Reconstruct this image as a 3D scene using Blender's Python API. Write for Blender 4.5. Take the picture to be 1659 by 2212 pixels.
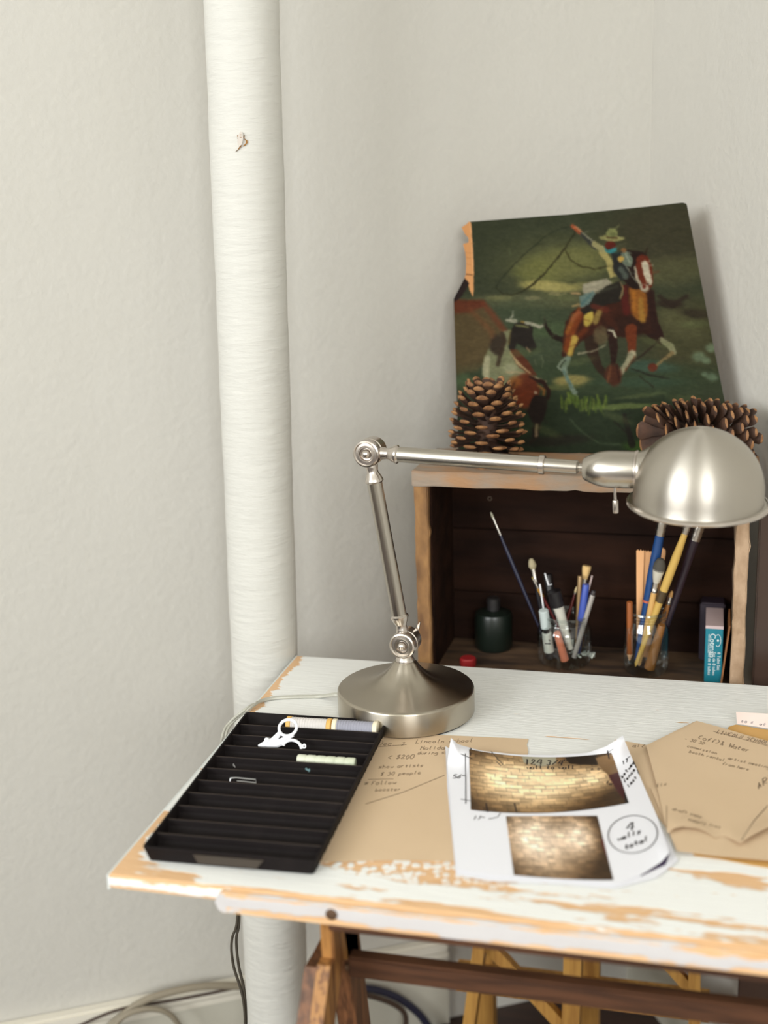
import bpy, bmesh, math, random
import numpy as np
from mathutils import Vector, Matrix
random.seed(7); rng = np.random.default_rng(7)
for o in list(bpy.data.objects): bpy.data.objects.remove(o)
SC = bpy.context.scene; COL = SC.collection
# ------------------------------------------------------------------ frame of reference
# x runs along the front edge of the table, y into its depth, z up; floor z = 0
TT = 0.78                      # table top height
W, H, FPX = 1659.0, 2212.0, 2750.0
PITCH, ROLL, YAW = 0.2565, -0.0324, math.radians(14.7)
def _cam_axes():
    f = Vector((0, math.cos(PITCH), -math.sin(PITCH))); x = Vector((1, 0, 0)); u = x.cross(f)
    c, s = math.cos(ROLL), math.sin(ROLL)
    X = x*c + u*s; U = u*c - x*s
    R = Matrix.Rotation(YAW, 3, 'Z')
    return R@X, R@U, R@f
CX, CU, CF = _cam_axes()
# ------------------------------------------------------------------ camera
def _campos():
    # the table's front-left corner (x=0,y=0) is seen at (235,1890) from 0.64 m above the table top
    d = CF*FPX + CX*(235-W/2) - CU*(1890-H/2)
    t = 0.64/-d.z
    return Vector((-d.x*t, -d.y*t, TT+0.64))
CAM = _campos()
cd = bpy.data.cameras.new('camera'); cam = bpy.data.objects.new('camera', cd); COL.objects.link(cam)
cd.sensor_fit = 'VERTICAL'; cd.sensor_height = 36; cd.sensor_width = 27; cd.lens = FPX/H*36
cd.clip_start = 0.01; cd.clip_end = 30
M3 = Matrix((CX, CU, -CF)).transposed(); cam.matrix_world = Matrix.Translation(CAM) @ M3.to_4x4()
cd.dof.use_dof = True; cd.dof.focus_distance = 1.56; cd.dof.aperture_fstop = 2.6
SC.camera = cam
# ------------------------------------------------------------------ colour management and world
SC.view_settings.view_transform = 'Standard'; SC.view_settings.look = 'None'
SC.view_settings.gamma = 1; SC.view_settings.use_curve_mapping = False
SC.view_settings.exposure = 0.07
wd = bpy.data.worlds.new('sky'); SC.world = wd; wd.use_nodes = True
wd.node_tree.nodes['Background'].inputs[0].default_value = (0.85, 0.92, 1.0, 1)
wd.node_tree.nodes['Background'].inputs[1].default_value = 1.0

# ------------------------------------------------------------------ helpers: sight lines
def ray(px, py): return CF*FPX + CX*(px-W/2) - CU*(py-H/2)
def at_z(px, py, z=0.0):                      # z relative to table top
    d = ray(px, py); return CAM + d*((TT+z-CAM.z)/d.z)
def at_y(px, py, y):
    d = ray(px, py); return CAM + d*((y-CAM.y)/d.y)
def at_x(px, py, x):
    d = ray(px, py); return CAM + d*((x-CAM.x)/d.x)
def at_pl(px, py, p0, n):
    d = ray(px, py); return CAM + d*((p0-CAM).dot(n)/d.dot(n))
def lin(c):
    c = c/255.0
    return c/12.92 if c <= 0.04045 else ((c+0.055)/1.055)**2.4
def RGB(r, g, b): return (lin(r), lin(g), lin(b), 1)

# ------------------------------------------------------------------ helpers: materials
def mat(name, col, rough=0.5, metal=0.0, bump=None, var=None, spec=0.5, aniso=0.0, **kw):
    m = bpy.data.materials.new(name); m.use_nodes = True; nt = m.node_tree; b = nt.nodes['Principled BSDF']
    b.inputs['Base Color'].default_value = col; b.inputs['Roughness'].default_value = rough
    b.inputs['Metallic'].default_value = metal; b.inputs['Specular IOR Level'].default_value = spec
    tc = nt.nodes.new('ShaderNodeTexCoord')
    if aniso:
        b.inputs['Anisotropic'].default_value = aniso
        tg = nt.nodes.new('ShaderNodeTangent'); tg.direction_type = 'RADIAL'; tg.axis = 'Z'
        nt.links.new(tg.outputs[0], b.inputs['Tangent'])
    def noise(scale, stretch=(1, 1, 1), detail=4, dist=0):
        mp = nt.nodes.new('ShaderNodeMapping'); mp.inputs['Scale'].default_value = stretch
        nt.links.new(tc.outputs['Object'], mp.inputs[0])
        n = nt.nodes.new('ShaderNodeTexNoise'); n.inputs['Scale'].default_value = scale
        n.inputs['Detail'].default_value = detail; n.inputs['Distortion'].default_value = dist
        nt.links.new(mp.outputs[0], n.inputs['Vector']); return n
    if var:                                    # (scale, stretch, colour2, lo, hi)
        n = noise(var[0], var[1]); r = nt.nodes.new('ShaderNodeValToRGB')
        r.color_ramp.elements[0].position = var[3]; r.color_ramp.elements[1].position = var[4]
        r.color_ramp.elements[0].color = col; r.color_ramp.elements[1].color = var[2]
        nt.links.new(n.outputs[0], r.inputs[0]); nt.links.new(r.outputs[0], b.inputs['Base Color'])
    if bump:                                   # list of (scale, stretch, strength, distance)
        prev = None
        for s, st, k, d in bump:
            n = noise(s, st); bn = nt.nodes.new('ShaderNodeBump'); bn.inputs['Strength'].default_value = k
            bn.inputs['Distance'].default_value = d; nt.links.new(n.outputs[0], bn.inputs['Height'])
            if prev: nt.links.new(prev.outputs[0], bn.inputs['Normal'])
            prev = bn
        nt.links.new(prev.outputs[0], b.inputs['Normal'])
    for k, v in kw.items(): b.inputs[k.replace('_', ' ')].default_value = v
    return m
def attr_mat(name, rough=0.5, bump=None, spec=0.5):
    m = mat(name, (1, 1, 1, 1), rough, bump=bump, spec=spec); nt = m.node_tree
    a = nt.nodes.new('ShaderNodeAttribute'); a.attribute_name = 'paint'
    nt.links.new(a.outputs['Color'], nt.nodes['Principled BSDF'].inputs['Base Color']); return m
def glass_mat(name, tint, rough=0.02):
    m = bpy.data.materials.new(name); m.use_nodes = True; nt = m.node_tree; nt.nodes.clear()
    o = nt.nodes.new('ShaderNodeOutputMaterial'); mx = nt.nodes.new('ShaderNodeMixShader')
    t = nt.nodes.new('ShaderNodeBsdfTransparent'); t.inputs[0].default_value = tint
    g = nt.nodes.new('ShaderNodeBsdfGlossy'); g.inputs['Roughness'].default_value = rough
    f = nt.nodes.new('ShaderNodeLayerWeight'); f.inputs[0].default_value = 0.5; pw = nt.nodes.new('ShaderNodeMath'); pw.operation = 'POWER'; pw.inputs[1].default_value = 2.6; ad = nt.nodes.new('ShaderNodeMath'); ad.operation = 'MULTIPLY_ADD'; ad.inputs[1].default_value = 1.0; ad.inputs[2].default_value = .10; nt.links.new(f.outputs['Facing'], pw.inputs[0]); nt.links.new(pw.outputs[0], ad.inputs[0])
    nt.links.new(ad.outputs[0], mx.inputs[0]); nt.links.new(t.outputs[0], mx.inputs[1]); nt.links.new(g.outputs[0], mx.inputs[2])
    nt.links.new(mx.outputs[0], o.inputs[0]); return m

# ------------------------------------------------------------------ helpers: objects
def tag(o, label=None, cat=None, group=None, kind=None):
    if label: o['label'] = label
    if cat: o['category'] = cat
    if group: o['group'] = group
    if kind: o['kind'] = kind
    return o
def thing(name, loc, label, cat, group=None):
    o = bpy.data.objects.new(name, None); o.empty_display_size = 0.02; COL.objects.link(o)
    o.location = loc; return tag(o, label, cat, group)
def wloc(o):
    v = Vector((0, 0, 0))
    while o: v += o.location; o = o.parent
    return v
def obj(name, vf, m, parent=None, origin=None, smooth=True, label=None):
    """vf = (verts in world metres, faces[, material indices]) -> one mesh object"""
    vs, fs = vf[0], vf[1]
    vs = [Vector(v) for v in vs]
    base = wloc(parent) if parent else (Vector(origin) if origin is not None else Vector((
        sum(v.x for v in vs)/len(vs), sum(v.y for v in vs)/len(vs), min(v.z for v in vs))))
    me = bpy.data.meshes.new(name); me.from_pydata([tuple(v-base) for v in vs], [], fs)
    for mm in (m if isinstance(m, (list, tuple)) else [m]): me.materials.append(mm)
    if len(vf) > 2: me.polygons.foreach_set('material_index', vf[2])
    if smooth is True or smooth is False:
        me.polygons.foreach_set('use_smooth', [bool(smooth)]*len(fs))
    me.update()
    if smooth is True: me.set_sharp_from_angle(angle=math.radians(35))
    o = bpy.data.objects.new(name, me); COL.objects.link(o)
    if parent: o.parent = parent
    else: o.location = base
    if label: o['label'] = label
    return o
def join(*parts):
    V, Fa, Mi = [], [], []
    for p in parts:
        k = len(V); V += list(p[0]); Fa += [tuple(i+k for i in f) for f in p[1]]
        Mi += list(p[2]) if len(p) > 2 else [0]*len(p[1])
    return V, Fa, Mi
def box(x0, x1, y0, y1, z0, z1, bev=0.0):
    """axis aligned box with optional chamfer, as vert/face lists"""
    if bev <= 0:
        v = [(x, y, z) for x in (x0, x1) for y in (y0, y1) for z in (z0, z1)]
        f = [(0, 1, 3, 2), (4, 6, 7, 5), (0, 4, 5, 1), (2, 3, 7, 6), (0, 2, 6, 4), (1, 5, 7, 3)]
        return [Vector(a) for a in v], f
    bm = bmesh.new(); bmesh.ops.create_cube(bm, size=1)
    for q in bm.verts: q.co = Vector(((x0+x1)/2+q.co.x*(x1-x0), (y0+y1)/2+q.co.y*(y1-y0), (z0+z1)/2+q.co.z*(z1-z0)))
    bmesh.ops.bevel(bm, geom=bm.edges[:], offset=bev, segments=2, affect='EDGES')
    return from_bm(bm)
def from_bm(bm):
    bm.verts.index_update(); v = [q.co.copy() for q in bm.verts]; f = [tuple(a.index for a in p.verts) for p in bm.faces]; bm.free(); return v, f
def xf(vf, M): return ([M@Vector(v) for v in vf[0]],)+tuple(vf[1:])
def frame(a, b):
    """matrix taking +z to the direction a->b, origin at a"""
    d = (Vector(b)-Vector(a)); q = d.to_track_quat('Z', 'Y'); return Matrix.Translation(a) @ q.to_matrix().to_4x4()
def lathe(prof, n=32, a=None, b=None, cap=True):
    """profile [(r, h)...] spun about +z, or about the axis a->b starting at a"""
    V, Fa = [], []
    for r, h in prof:
        for k in range(n):
            t = 2*math.pi*k/n; V.append(Vector((r*math.cos(t), r*math.sin(t), h)))
    for i in range(len(prof)-1):
        for k in range(n):
            k2 = (k+1) % n; Fa.append((i*n+k, i*n+k2, (i+1)*n+k2, (i+1)*n+k))
    if cap:
        if prof[0][0] > 1e-6: Fa.append(tuple(range(n))[::-1])
        if prof[-1][0] > 1e-6: Fa.append(tuple((len(prof)-1)*n+k for k in range(n)))
    if a is not None: return xf((V, Fa), frame(a, b))
    return V, Fa
def tube(pts, r, n=8, closed=False, flat=1.0):
    pts = [Vector(p) for p in pts]; N = len(pts); V, Fa = [], []
    up = Vector((0, 0, 1)); prev = None
    for i, p in enumerate(pts):
        a = pts[(i-1) % N] if (closed or i > 0) else p; b = pts[(i+1) % N] if (closed or i < N-1) else p
        t = (b-a).normalized()
        if prev is None: x = t.orthogonal().normalized() if abs(t.z) > .95 else t.cross(up).normalized()
        else: x = (prev-t*prev.dot(t)).normalized()
        prev = x; y = t.cross(x); rr = r[i] if isinstance(r, (list, tuple)) else r
        for k in range(n):
            q = 2*math.pi*k/n; V.append(p+x*math.cos(q)*rr+y*math.sin(q)*rr*flat)
    M = N if closed else N-1
    for i in range(M):
        for k in range(n):
            k2 = (k+1) % n; j = (i+1) % N; Fa.append((i*n+k, i*n+k2, j*n+k2, j*n+k))
    if not closed: Fa.append(tuple(range(n))[::-1]); Fa.append(tuple((N-1)*n+k for k in range(n)))
    return V, Fa
def spline(pts, n=8):
    """Catmull-Rom through pts"""
    P = [Vector(p) for p in pts]; P = [P[0]*2-P[1]]+P+[P[-1]*2-P[-2]]; out = []
    for i in range(1, len(P)-2):
        for k in range(n):
            t = k/n; a, b, c, d = P[i-1], P[i], P[i+1], P[i+2]
            out.append(0.5*((2*b)+(c-a)*t+(2*a-5*b+4*c-d)*t*t+(3*b-a-3*c+d)*t**3))
    out.append(P[-2]); return out
def prism(poly, d):
    """polygon of 3D points, extruded by the vector d"""
    n = len(poly); V = [Vector(p) for p in poly]+[Vector(p)+d for p in poly]
    return V, [tuple(range(n))[::-1], tuple(range(n, 2*n))]+[(i, (i+1) % n, n+(i+1) % n, n+i) for i in range(n)]

# ================================================================== LIGHT AND ROOM
WA = math.radians(15.6)+YAW                     # heading of the back wall
wd_ = Vector((math.cos(WA), math.sin(WA), 0)); wn = Vector((-wd_.y, wd_.x, 0))     # along the wall, and out of the room
W0 = Matrix.Rotation(YAW, 4, 'Z') @ Vector((0, 1.90, 0)) + Vector((CAM.x, CAM.y, 0))
CORNER = at_pl(1408, 230, W0, wn); CORNER.z = 0
RL, RD, RH = 4.6, 4.6, 3.1                     # room length (along back wall), depth and height
def rp(u, v, z=0): return CORNER - wd_*u - wn*v + Vector((0, 0, z))      # u: leftwards from the corner, v: towards the viewer
def rbox(u0, u1, v0, v1, z0, z1, bev=0):
    M = Matrix((-wd_, -wn, Vector((0, 0, 1)))).transposed().to_4x4()
    return xf(box(u0, u1, v0, v1, z0, z1, bev), Matrix.Translation(CORNER) @ M)
def fixn(o):
    bm = bmesh.new(); bm.from_mesh(o.data); bmesh.ops.recalc_face_normals(bm, faces=bm.faces); bm.to_mesh(o.data); bm.free(); return o
WALLC = RGB(198, 194.6, 187)
m_wall = mat('painted_plaster', WALLC, 0.75, bump=[(95, (1, 1, 1), 0.28, 0.004), (9, (1, 1, .5), 0.12, 0.02)], var=(1.6, (1, 1, 1), RGB(195, 191.4, 183), .35, .7), spec=.25)
m_ceil = mat('ceiling_paint', RGB(232, 230, 222), 0.9)
m_floor = mat('dark_floor_boards', RGB(62, 40, 30), 0.45, var=(3, (1, 14, 1), RGB(40, 25, 20), .3, .7))
m_trimw = mat('old_white_trim_paint', RGB(222, 216, 202), 0.55, bump=[(30, (1, 1, 1), .3, .004)], var=(7, (.6, .6, 3), RGB(170, 150, 125), .62, .72))
m_trimg = mat('grey_skirting_paint', RGB(196, 192, 178), 0.6, bump=[(30, (1, 1, 1), .2, .004)])
def struct(name, vf, m): return tag(fixn(obj(name, vf, m, smooth=False)), kind='structure')
struct('floor', rbox(-.1, RL+.1, -.1, RD+.1, -.1, 0), m_floor)
struct('ceiling', rbox(-.1, RL+.1, -.1, RD+.1, RH, RH+.1), m_ceil)
struct('wall_back', rbox(0, RL, -.1, 0, 0, RH), m_wall)
struct('wall_right', rbox(-.1, 0, -.1, RD, 0, RH), m_wall)
struct('wall_front', rbox(0, RL, RD, RD+.1, 0, RH), m_wall)
WV0, WV1, WZ0, WZ1 = 1.4, 4.3, 1.6, 2.95
struct('wall_left', join(rbox(RL, RL+.1, -.1, WV0, 0, RH), rbox(RL, RL+.1, WV1, RD+.1, 0, RH),
       rbox(RL, RL+.1, WV0, WV1, 0, WZ0), rbox(RL, RL+.1, WV0, WV1, WZ1, RH)), m_wall)
vm = (WV0+WV1)/2
struct('window_1', join(*[rbox(RL-.02, RL+.1, a, b, WZ0-.05, WZ1+.05) for a, b in ((WV0-.05, WV0), (vm-.03, vm+.03), (WV1, WV1+.05))],
       *[rbox(RL-.02, RL+.1, WV0-.05, WV1+.05, a, b) for a, b in ((WZ0-.05, WZ0), (2.26, 2.3), (WZ1, WZ1+.05))]), m_trimw)
# daylight coming in through the window
la = bpy.data.lights.new('window_daylight', 'AREA'); la.shape = 'RECTANGLE'; la.size = WV1-WV0; la.size_y = WZ1-WZ0
la.energy = 198; la.color = (0.95, 0.978, 0.985)
lo = bpy.data.objects.new('window_daylight', la); COL.objects.link(lo)
zl = wd_; yl = Vector((0, 0, 1)); xl = yl.cross(-zl)
lo.matrix_world = Matrix.Translation(rp(RL+.12, vm, (WZ0+WZ1)/2)) @ Matrix((xl, yl, -zl)).transposed().to_4x4()
# added fill light behind the viewer, shaped as an unseen second window
la2 = bpy.data.lights.new('rear_fill_light', 'AREA'); la2.shape = 'RECTANGLE'; la2.size = 1.3; la2.size_y = 1.4
la2.energy = 76; la2.color = (0.95, 0.978, 0.985)
lo2 = bpy.data.objects.new('rear_fill_light', la2); COL.objects.link(lo2)
lo2.matrix_world = Matrix.Translation(rp(1.3, RD-.02, 2.25)) @ Matrix((-wd_, Vector((0, 0, 1)), (-wd_).cross(Vector((0, 0, 1))))).transposed().to_4x4()
if (lo2.matrix_world.to_3x3() @ Vector((0, 0, -1))).dot(wn) < 0:
    lo2.matrix_world = Matrix.Translation(rp(1.3, RD-.02, 2.25)) @ Matrix((wd_, Vector((0, 0, 1)), wd_.cross(Vector((0, 0, 1))))).transposed().to_4x4()
struct('fill_light_frame', join(*[rbox(a, b, RD-.03, RD, 1.5, 3.0) for a, b in ((.6, .65), (1.28, 1.32), (1.95, 2.0))],
       *[rbox(.6, 2.0, RD-.03, RD, a, b) for a, b in ((1.5, 1.55), (2.95, 3.0), (2.23, 2.27))]), m_trimw)  # frame bars added round the fill light to give it a window shape

# skirting board along the back wall, ending behind the trestle
bt = at_pl(530, 2102, W0, wn).z; be = (CORNER-at_pl(962, 2045, W0, wn)).dot(wd_)
struct('baseboard_back', join(rbox(be, RL, 0, .014, 0, bt-.03), rbox(be, RL, 0, .022, bt-.022, bt, .004), rbox(be, RL, 0, .017, bt-.034, bt-.024)), [m_trimw, m_trimg])
bpy.data.objects['baseboard_back'].data.polygons.foreach_set('material_index', [1]*6+[0]*(len(bpy.data.objects['baseboard_back'].data.polygons)-6))
struct('baseboard_right', rbox(0, .014, 0, RD, 0, .12), m_trimg)

# ================================================================== PIPE
m_pole = mat('wrapped_pipe_paint', RGB(208, 206, 199), 0.6, bump=[(60, (.5, .5, 2.4), .5, .003), (20, (.6, .6, 2.2), .4, .005), (160, (1, 1, 1), .2, .002)], spec=.3)
m_tear = mat('torn_wrap_brown', RGB(150, 105, 50), 0.9); m_tearw = mat('torn_wrap_grey', RGB(205, 196, 186), .8)
ty_ = 0.59; PR = 0.0465
pc = at_y(569, 1430, ty_)
side = CX.copy(); side.z = 0; side.normalize(); fwd = Vector((-side.y, side.x, 0))
p_top = at_pl(521, 0, pc, fwd); p_bot = at_pl(600, 2212, pc, fwd)
ax = (p_top-p_bot).normalized(); p0 = p_bot+ax*((0-p_bot.z)/ax.z); p1 = p_bot+ax*((RH-p_bot.z)/ax.z)
Ntop = 260; V, Fa = [], []
for i in range(Ntop+1):
    c = p0.lerp(p1, i/Ntop); z = c.z
    for k in range(64):
        t = 2*math.pi*k/64
        r = PR+.0003*math.sin(z*23+math.sin(t*2)*1.5)+.0002*math.sin(z*63+3*t+math.sin(z*11))+.00012*math.sin(z*190+t*5)
        V.append(c+side*math.cos(t)*r+fwd*math.sin(t)*r)
for i in range(Ntop):
    for k in range(64):
        k2 = (k+1) % 64; Fa.append((i*64+k, i*64+k2, (i+1)*64+k2, (i+1)*64+k))
pole = thing('heating_pipe', p0, 'thick white-painted pipe wrapped in cloth rising from floor to ceiling behind the table', 'pipe')
obj('wrapped_pipe', (V, Fa), m_pole, pole)
def on_pole(px, py, off=.0008):
    d = ray(px, py).normalized(); # nearest hit on the cylinder
    a = CAM-p0; dd = d-ax*d.dot(ax); aa = a-ax*a.dot(ax); A = dd.dot(dd); B = 2*dd.dot(aa); Cc = aa.dot(aa)-(PR+off)**2
    s = (-B-math.sqrt(max(0, B*B-4*A*Cc)))/(2*A); return CAM+d*s
def decal(pts, m, name, off=.0012):
    a = [on_pole(*p, off) for p in pts]; b = [on_pole(*p, -.001) for p in pts]; n = len(a)
    return obj(name, (a+b, [tuple(range(n))]+[(i, (i+1) % n, n+(i+1) % n, n+i) for i in range(n)]), m, pole, smooth=False)
decal([(519, 284), (524, 286), (525, 300), (522, 312), (516, 318), (513, 308), (514, 294)], m_tearw, 'torn_flap', .003).data.update()
decal([(527, 299), (534, 303), (535, 308), (530, 314), (524, 316), (531, 309), (531, 304)], m_tear, 'torn_edge', .002)
decal([(514, 322), (520, 313), (522, 315), (517, 321), (508, 328)], m_tear, 'torn_edge', .002)
obj('torn_thread', join(*[tube([on_pole(512, y, .002), on_pole(520, y-2, .003), on_pole(529, y-1, .002)], .0003, 5) for y in (293, 296, 299)]), m_tear, pole)

# ================================================================== TABLE TOP
TL, TD, TH_ = 0.712, 0.589, 0.0145
def gauss(x, y, cx, cy, sx, sy): return math.exp(-((x-cx)/sx)**2-((y-cy)/sy)**2)
streaks = []
for (px, py, lx, ly, k) in [(1480, 1561, .03, .0025, .75), (1420, 1534, .02, .002, .6), (1500, 1536, .022, .003, .8), (1150, 1545, .05, .002, .5), (1060, 1548, .05, .0025, .6), (1200, 1592, .05, .002, .6),
        (1240, 1595, .03, .003, .5), (1310, 1525, .03, .0015, .4), (1100, 1535, .03, .0015, .35), (1480, 1400+62, .04, .002, .2), (330, 1905, .03, .012, .5), (400, 1890, .02, .01, .6), (290, 1870, .03, .02, .55), (1560, 1890, .06, .012, .6),
        (1640, 1915, .05, .012, .65), (1400, 1930, .08, .006, .5), (1100, 1925, .09, .01, .55), (1250, 1955, .1, .006, .5), (1500, 1990, .1, .005, .6), (1350, 1985, .06, .004, .4), (760, 1915, .05, .006, .4), (600, 1925, .04, .004, .45), (900, 1950, .06, .004, .5), (1630, 2030, .06, .006, .6), (1050, 1975, .06, .004, .55)]:
    p = at_z(px, py); streaks.append((p.x, p.y, lx, ly, k))
def wear(x, y):
    w = 0.0
    s1 = 1/(1+math.exp(-(x-.18)/.008))*1/(1+math.exp((x-.40)/.03))
    w += 0.95*s1*math.exp(-((y-.078)/.026)**4)
    w += .9*math.exp(-(x/.012)**2)*(1 if y < .13 else .35)
    w += .75*math.exp(-(x/.012)**2)*(y > .38)
    w += .55*math.exp(-(y/.006)**2)+.55*math.exp(-((y-TD)/.003)**2)+.27*math.exp(-(y/.06)**2)
    for cx, cy, sx, sy, k in streaks: w += .85*k*gauss(x, y, cx, cy, sx, sy)
    return min(w, 1.0)
def speck(x, y): return 1/(1+math.exp(-(x-.15)/.01))*1/(1+math.exp((x-.36)/.03))*math.exp(-((y-.066)/.035)**4)
m_top = mat('worn_white_painted_wood', (1, 1, 1, 1), 0.5, spec=.35)
nt = m_top.node_tree; B = nt.nodes['Principled BSDF']
def N(t, **k):
    n = nt.nodes.new(t)
    for a, b in k.items(): setattr(n, a, b)
    return n
def mth(op, a, b=None, c=None, clamp=False):
    n = N('ShaderNodeMath', operation=op, use_clamp=clamp)
    for i, v in enumerate((a, b, c)):
        if v is None: continue
        if isinstance(v, (int, float)): n.inputs[i].default_value = v
        else: nt.links.new(v, n.inputs[i])
    return n.outputs[0]
def tex(scale, st, detail=5, typ='ShaderNodeTexNoise'):
    tc = N('ShaderNodeTexCoord'); mp = N('ShaderNodeMapping'); mp.inputs['Scale'].default_value = st
    nt.links.new(tc.outputs['Object'], mp.inputs[0]); n = N(typ); n.inputs['Scale'].default_value = scale
    if typ == 'ShaderNodeTexNoise': n.inputs['Detail'].default_value = detail
    nt.links.new(mp.outputs[0], n.inputs['Vector']); return n.outputs[0]
aw = N('ShaderNodeAttribute', attribute_name='wear').outputs['Fac']; asp = N('ShaderNodeAttribute', attribute_name='speck').outputs['Fac']
n1 = tex(14, (1, 6, 6), 6); n2 = tex(60, (1, 3, 3), 3)
nn = mth('ADD', mth('MULTIPLY', mth('SUBTRACT', n1, .5), 1.5), mth('MULTIPLY', mth('SUBTRACT', n2, .5), .7))
msk = mth('MULTIPLY', mth('SUBTRACT', mth('ADD', aw, nn), .5), 7, clamp=True)
vor = tex(125, (1, .8, 1), typ='ShaderNodeTexVoronoi'); n3 = tex(40, (1, 1, 1), 3)
dots = mth('MULTIPLY', mth('SUBTRACT', mth('ADD', .10, mth('MULTIPLY', mth('SUBTRACT', n3, .08), 1.05)), vor), 9, clamp=True)
msk2 = mth('MULTIPLY', msk, mth('SUBTRACT', 1, mth('MULTIPLY', dots, asp)))
def mixc(f, a, b):
    n = N('ShaderNodeMix', data_type='RGBA')
    if isinstance(f, (int, float)): n.inputs[0].default_value = f
    else: nt.links.new(f, n.inputs[0])
    for i, v in ((6, a), (7, b)):
        if isinstance(v, tuple): n.inputs[i].default_value = v
        else: nt.links.new(v, n.inputs[i])
    return n.outputs[2]
white = mixc(mth('MULTIPLY', tex(22, (1, 10, 4), 5), .45), RGB(242, 243, 240), RGB(226, 224, 220))
wood = mixc(mth('MULTIPLY', mth('SUBTRACT', tex(30, (1, 12, 8), 4), .3), 1.5, clamp=True), RGB(230, 192, 150), RGB(208, 156, 104))
cm = mixc(msk2, white, wood); nt.links.new(cm, B.inputs['Base Color'])
bn = N('ShaderNodeBump'); bn.inputs['Strength'].default_value = .35; bn.inputs['Distance'].default_value = .002
nt.links.new(mth('ADD', mth('MULTIPLY', msk2, -1), mth('MULTIPLY', tex(26, (1, 14, 6), 5), .8)), bn.inputs['Height']); nt.links.new(bn.outputs[0], B.inputs['Normal'])
m_strip = m_top.copy(); m_strip.name = 'lilac_grey_wash_shaded_wood'  # lilac-grey wash, darkened so the colour also carries the front face's shade
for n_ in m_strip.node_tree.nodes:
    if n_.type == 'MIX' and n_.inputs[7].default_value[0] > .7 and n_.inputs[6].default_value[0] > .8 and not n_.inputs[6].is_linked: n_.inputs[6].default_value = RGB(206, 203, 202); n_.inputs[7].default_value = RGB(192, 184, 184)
def wear_board(name, x0, x1, y0, y1, z0, z1, step, parent, rnd_left=False):
    """board gridded finely enough to carry the wear attribute; its corners rounded over a little"""
    bm = bmesh.new()
    xs = list(np.linspace(x0, x1, max(2, int((x1-x0)/step)))); ys = list(np.linspace(y0, y1, max(3, int((y1-y0)/step)))); zs = [z0, z0+.002, (z0+z1)/2, z1-.002, z1]
    vd = {}
    def vv(x, y, z):
        k = (round(x, 6), round(y, 6), round(z, 6))
        if k not in vd:
            q = Vector((x, y, z)); e = .0012
            if z in (z0, z1) and (y in (ys[0], ys[-1])): q.z += e*(1 if z == z0 else -1)
            if rnd_left:                                # semicircular left end
                r = (z1-z0)/2; dx = x-x0
                if dx < r:
                    h = math.sqrt(max(0, r*r-(r-dx)**2)); q.z = (z0+z1)/2+(z-(z0+z1)/2)/r*h
            vd[k] = bm.verts.new(q)
        return vd[k]
    def quad(a, b, c, d):
        try: bm.faces.new([vv(*a), vv(*b), vv(*c), vv(*d)])
        except ValueError: pass
    for i in range(len(xs)-1):
        for j in range(len(ys)-1):
            a, b, c, d = xs[i], xs[i+1], ys[j], ys[j+1]
            quad((a, c, z1), (b, c, z1), (b, d, z1), (a, d, z1)); quad((a, c, z0), (a, d, z0), (b, d, z0), (b, c, z0))
        for k in range(4):
            a, b, c, d = xs[i], xs[i+1], zs[k], zs[k+1]
            quad((a, ys[0], c), (b, ys[0], c), (b, ys[0], d), (a, ys[0], d)); quad((a, ys[-1], c), (a, ys[-1], d), (b, ys[-1], d), (b, ys[-1], c))
    for j in range(len(ys)-1):
        for k in range(4):
            a, b, c, d = ys[j], ys[j+1], zs[k], zs[k+1]
            quad((xs[0], a, c), (xs[0], a, d), (xs[0], b, d), (xs[0], b, c)); quad((xs[-1], a, c), (xs[-1], b, c), (xs[-1], b, d), (xs[-1], a, d))
    bmesh.ops.recalc_face_normals(bm, faces=bm.faces)
    bm.verts.index_update(); V = [q.co.copy() for q in bm.verts]; Fs = [tuple(a.index for a in p.verts) for p in bm.faces]; bm.free()
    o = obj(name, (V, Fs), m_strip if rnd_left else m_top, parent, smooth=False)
    w, s = [], []
    for q in V:
        top = q.z > z1-.0015
        if top: w.append(wear(q.x, q.y)); s.append(speck(q.x, q.y))
        else:
            e = min(abs(q.z-z0), abs(q.z-z1)); w.append(.8 if e < .0021 else (.3 if e < .003 else .12)); s.append(0)
    for nm, d in (('wear', w), ('speck', s)):
        at = o.data.attributes.new(nm, 'FLOAT', 'POINT'); at.data.foreach_set('value', d)
    return o
table = thing('tabletop', (0, 0, TT-.021), 'worn white-painted wooden tabletop with bare wood showing at its edges', 'table')
wear_board('board', 0, TL, 0, TD, TT-TH_, TT, .003, table)
sx = at_z(462, 1925).x
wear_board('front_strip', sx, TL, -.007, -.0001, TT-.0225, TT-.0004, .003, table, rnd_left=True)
m_tape = mat('pale_edge_strip', RGB(214, 218, 216), .4)
obj('edge_strip', box(-.0022, 0, 0, TD, TT-TH_-.001, TT-.0002), m_tape, table, smooth=False, label='thin pale strip along the left edge')
kn = at_y(716, 1975, -.007); m_brown = mat('rusty_screw', RGB(92, 68, 48), .6, .3)
obj('screw_head', join(lathe([(.0056, 0), (.0056, .001), (.0045, .0018), (.002, .0019)], 20, kn, kn+Vector((0, -1, 0))),
    tube([kn+Vector((-.004, -.002, 0)), kn+Vector((.004, -.002, .001))], .0007, 6)), m_brown, table, label='dark screw head sunk into the front strip')

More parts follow.
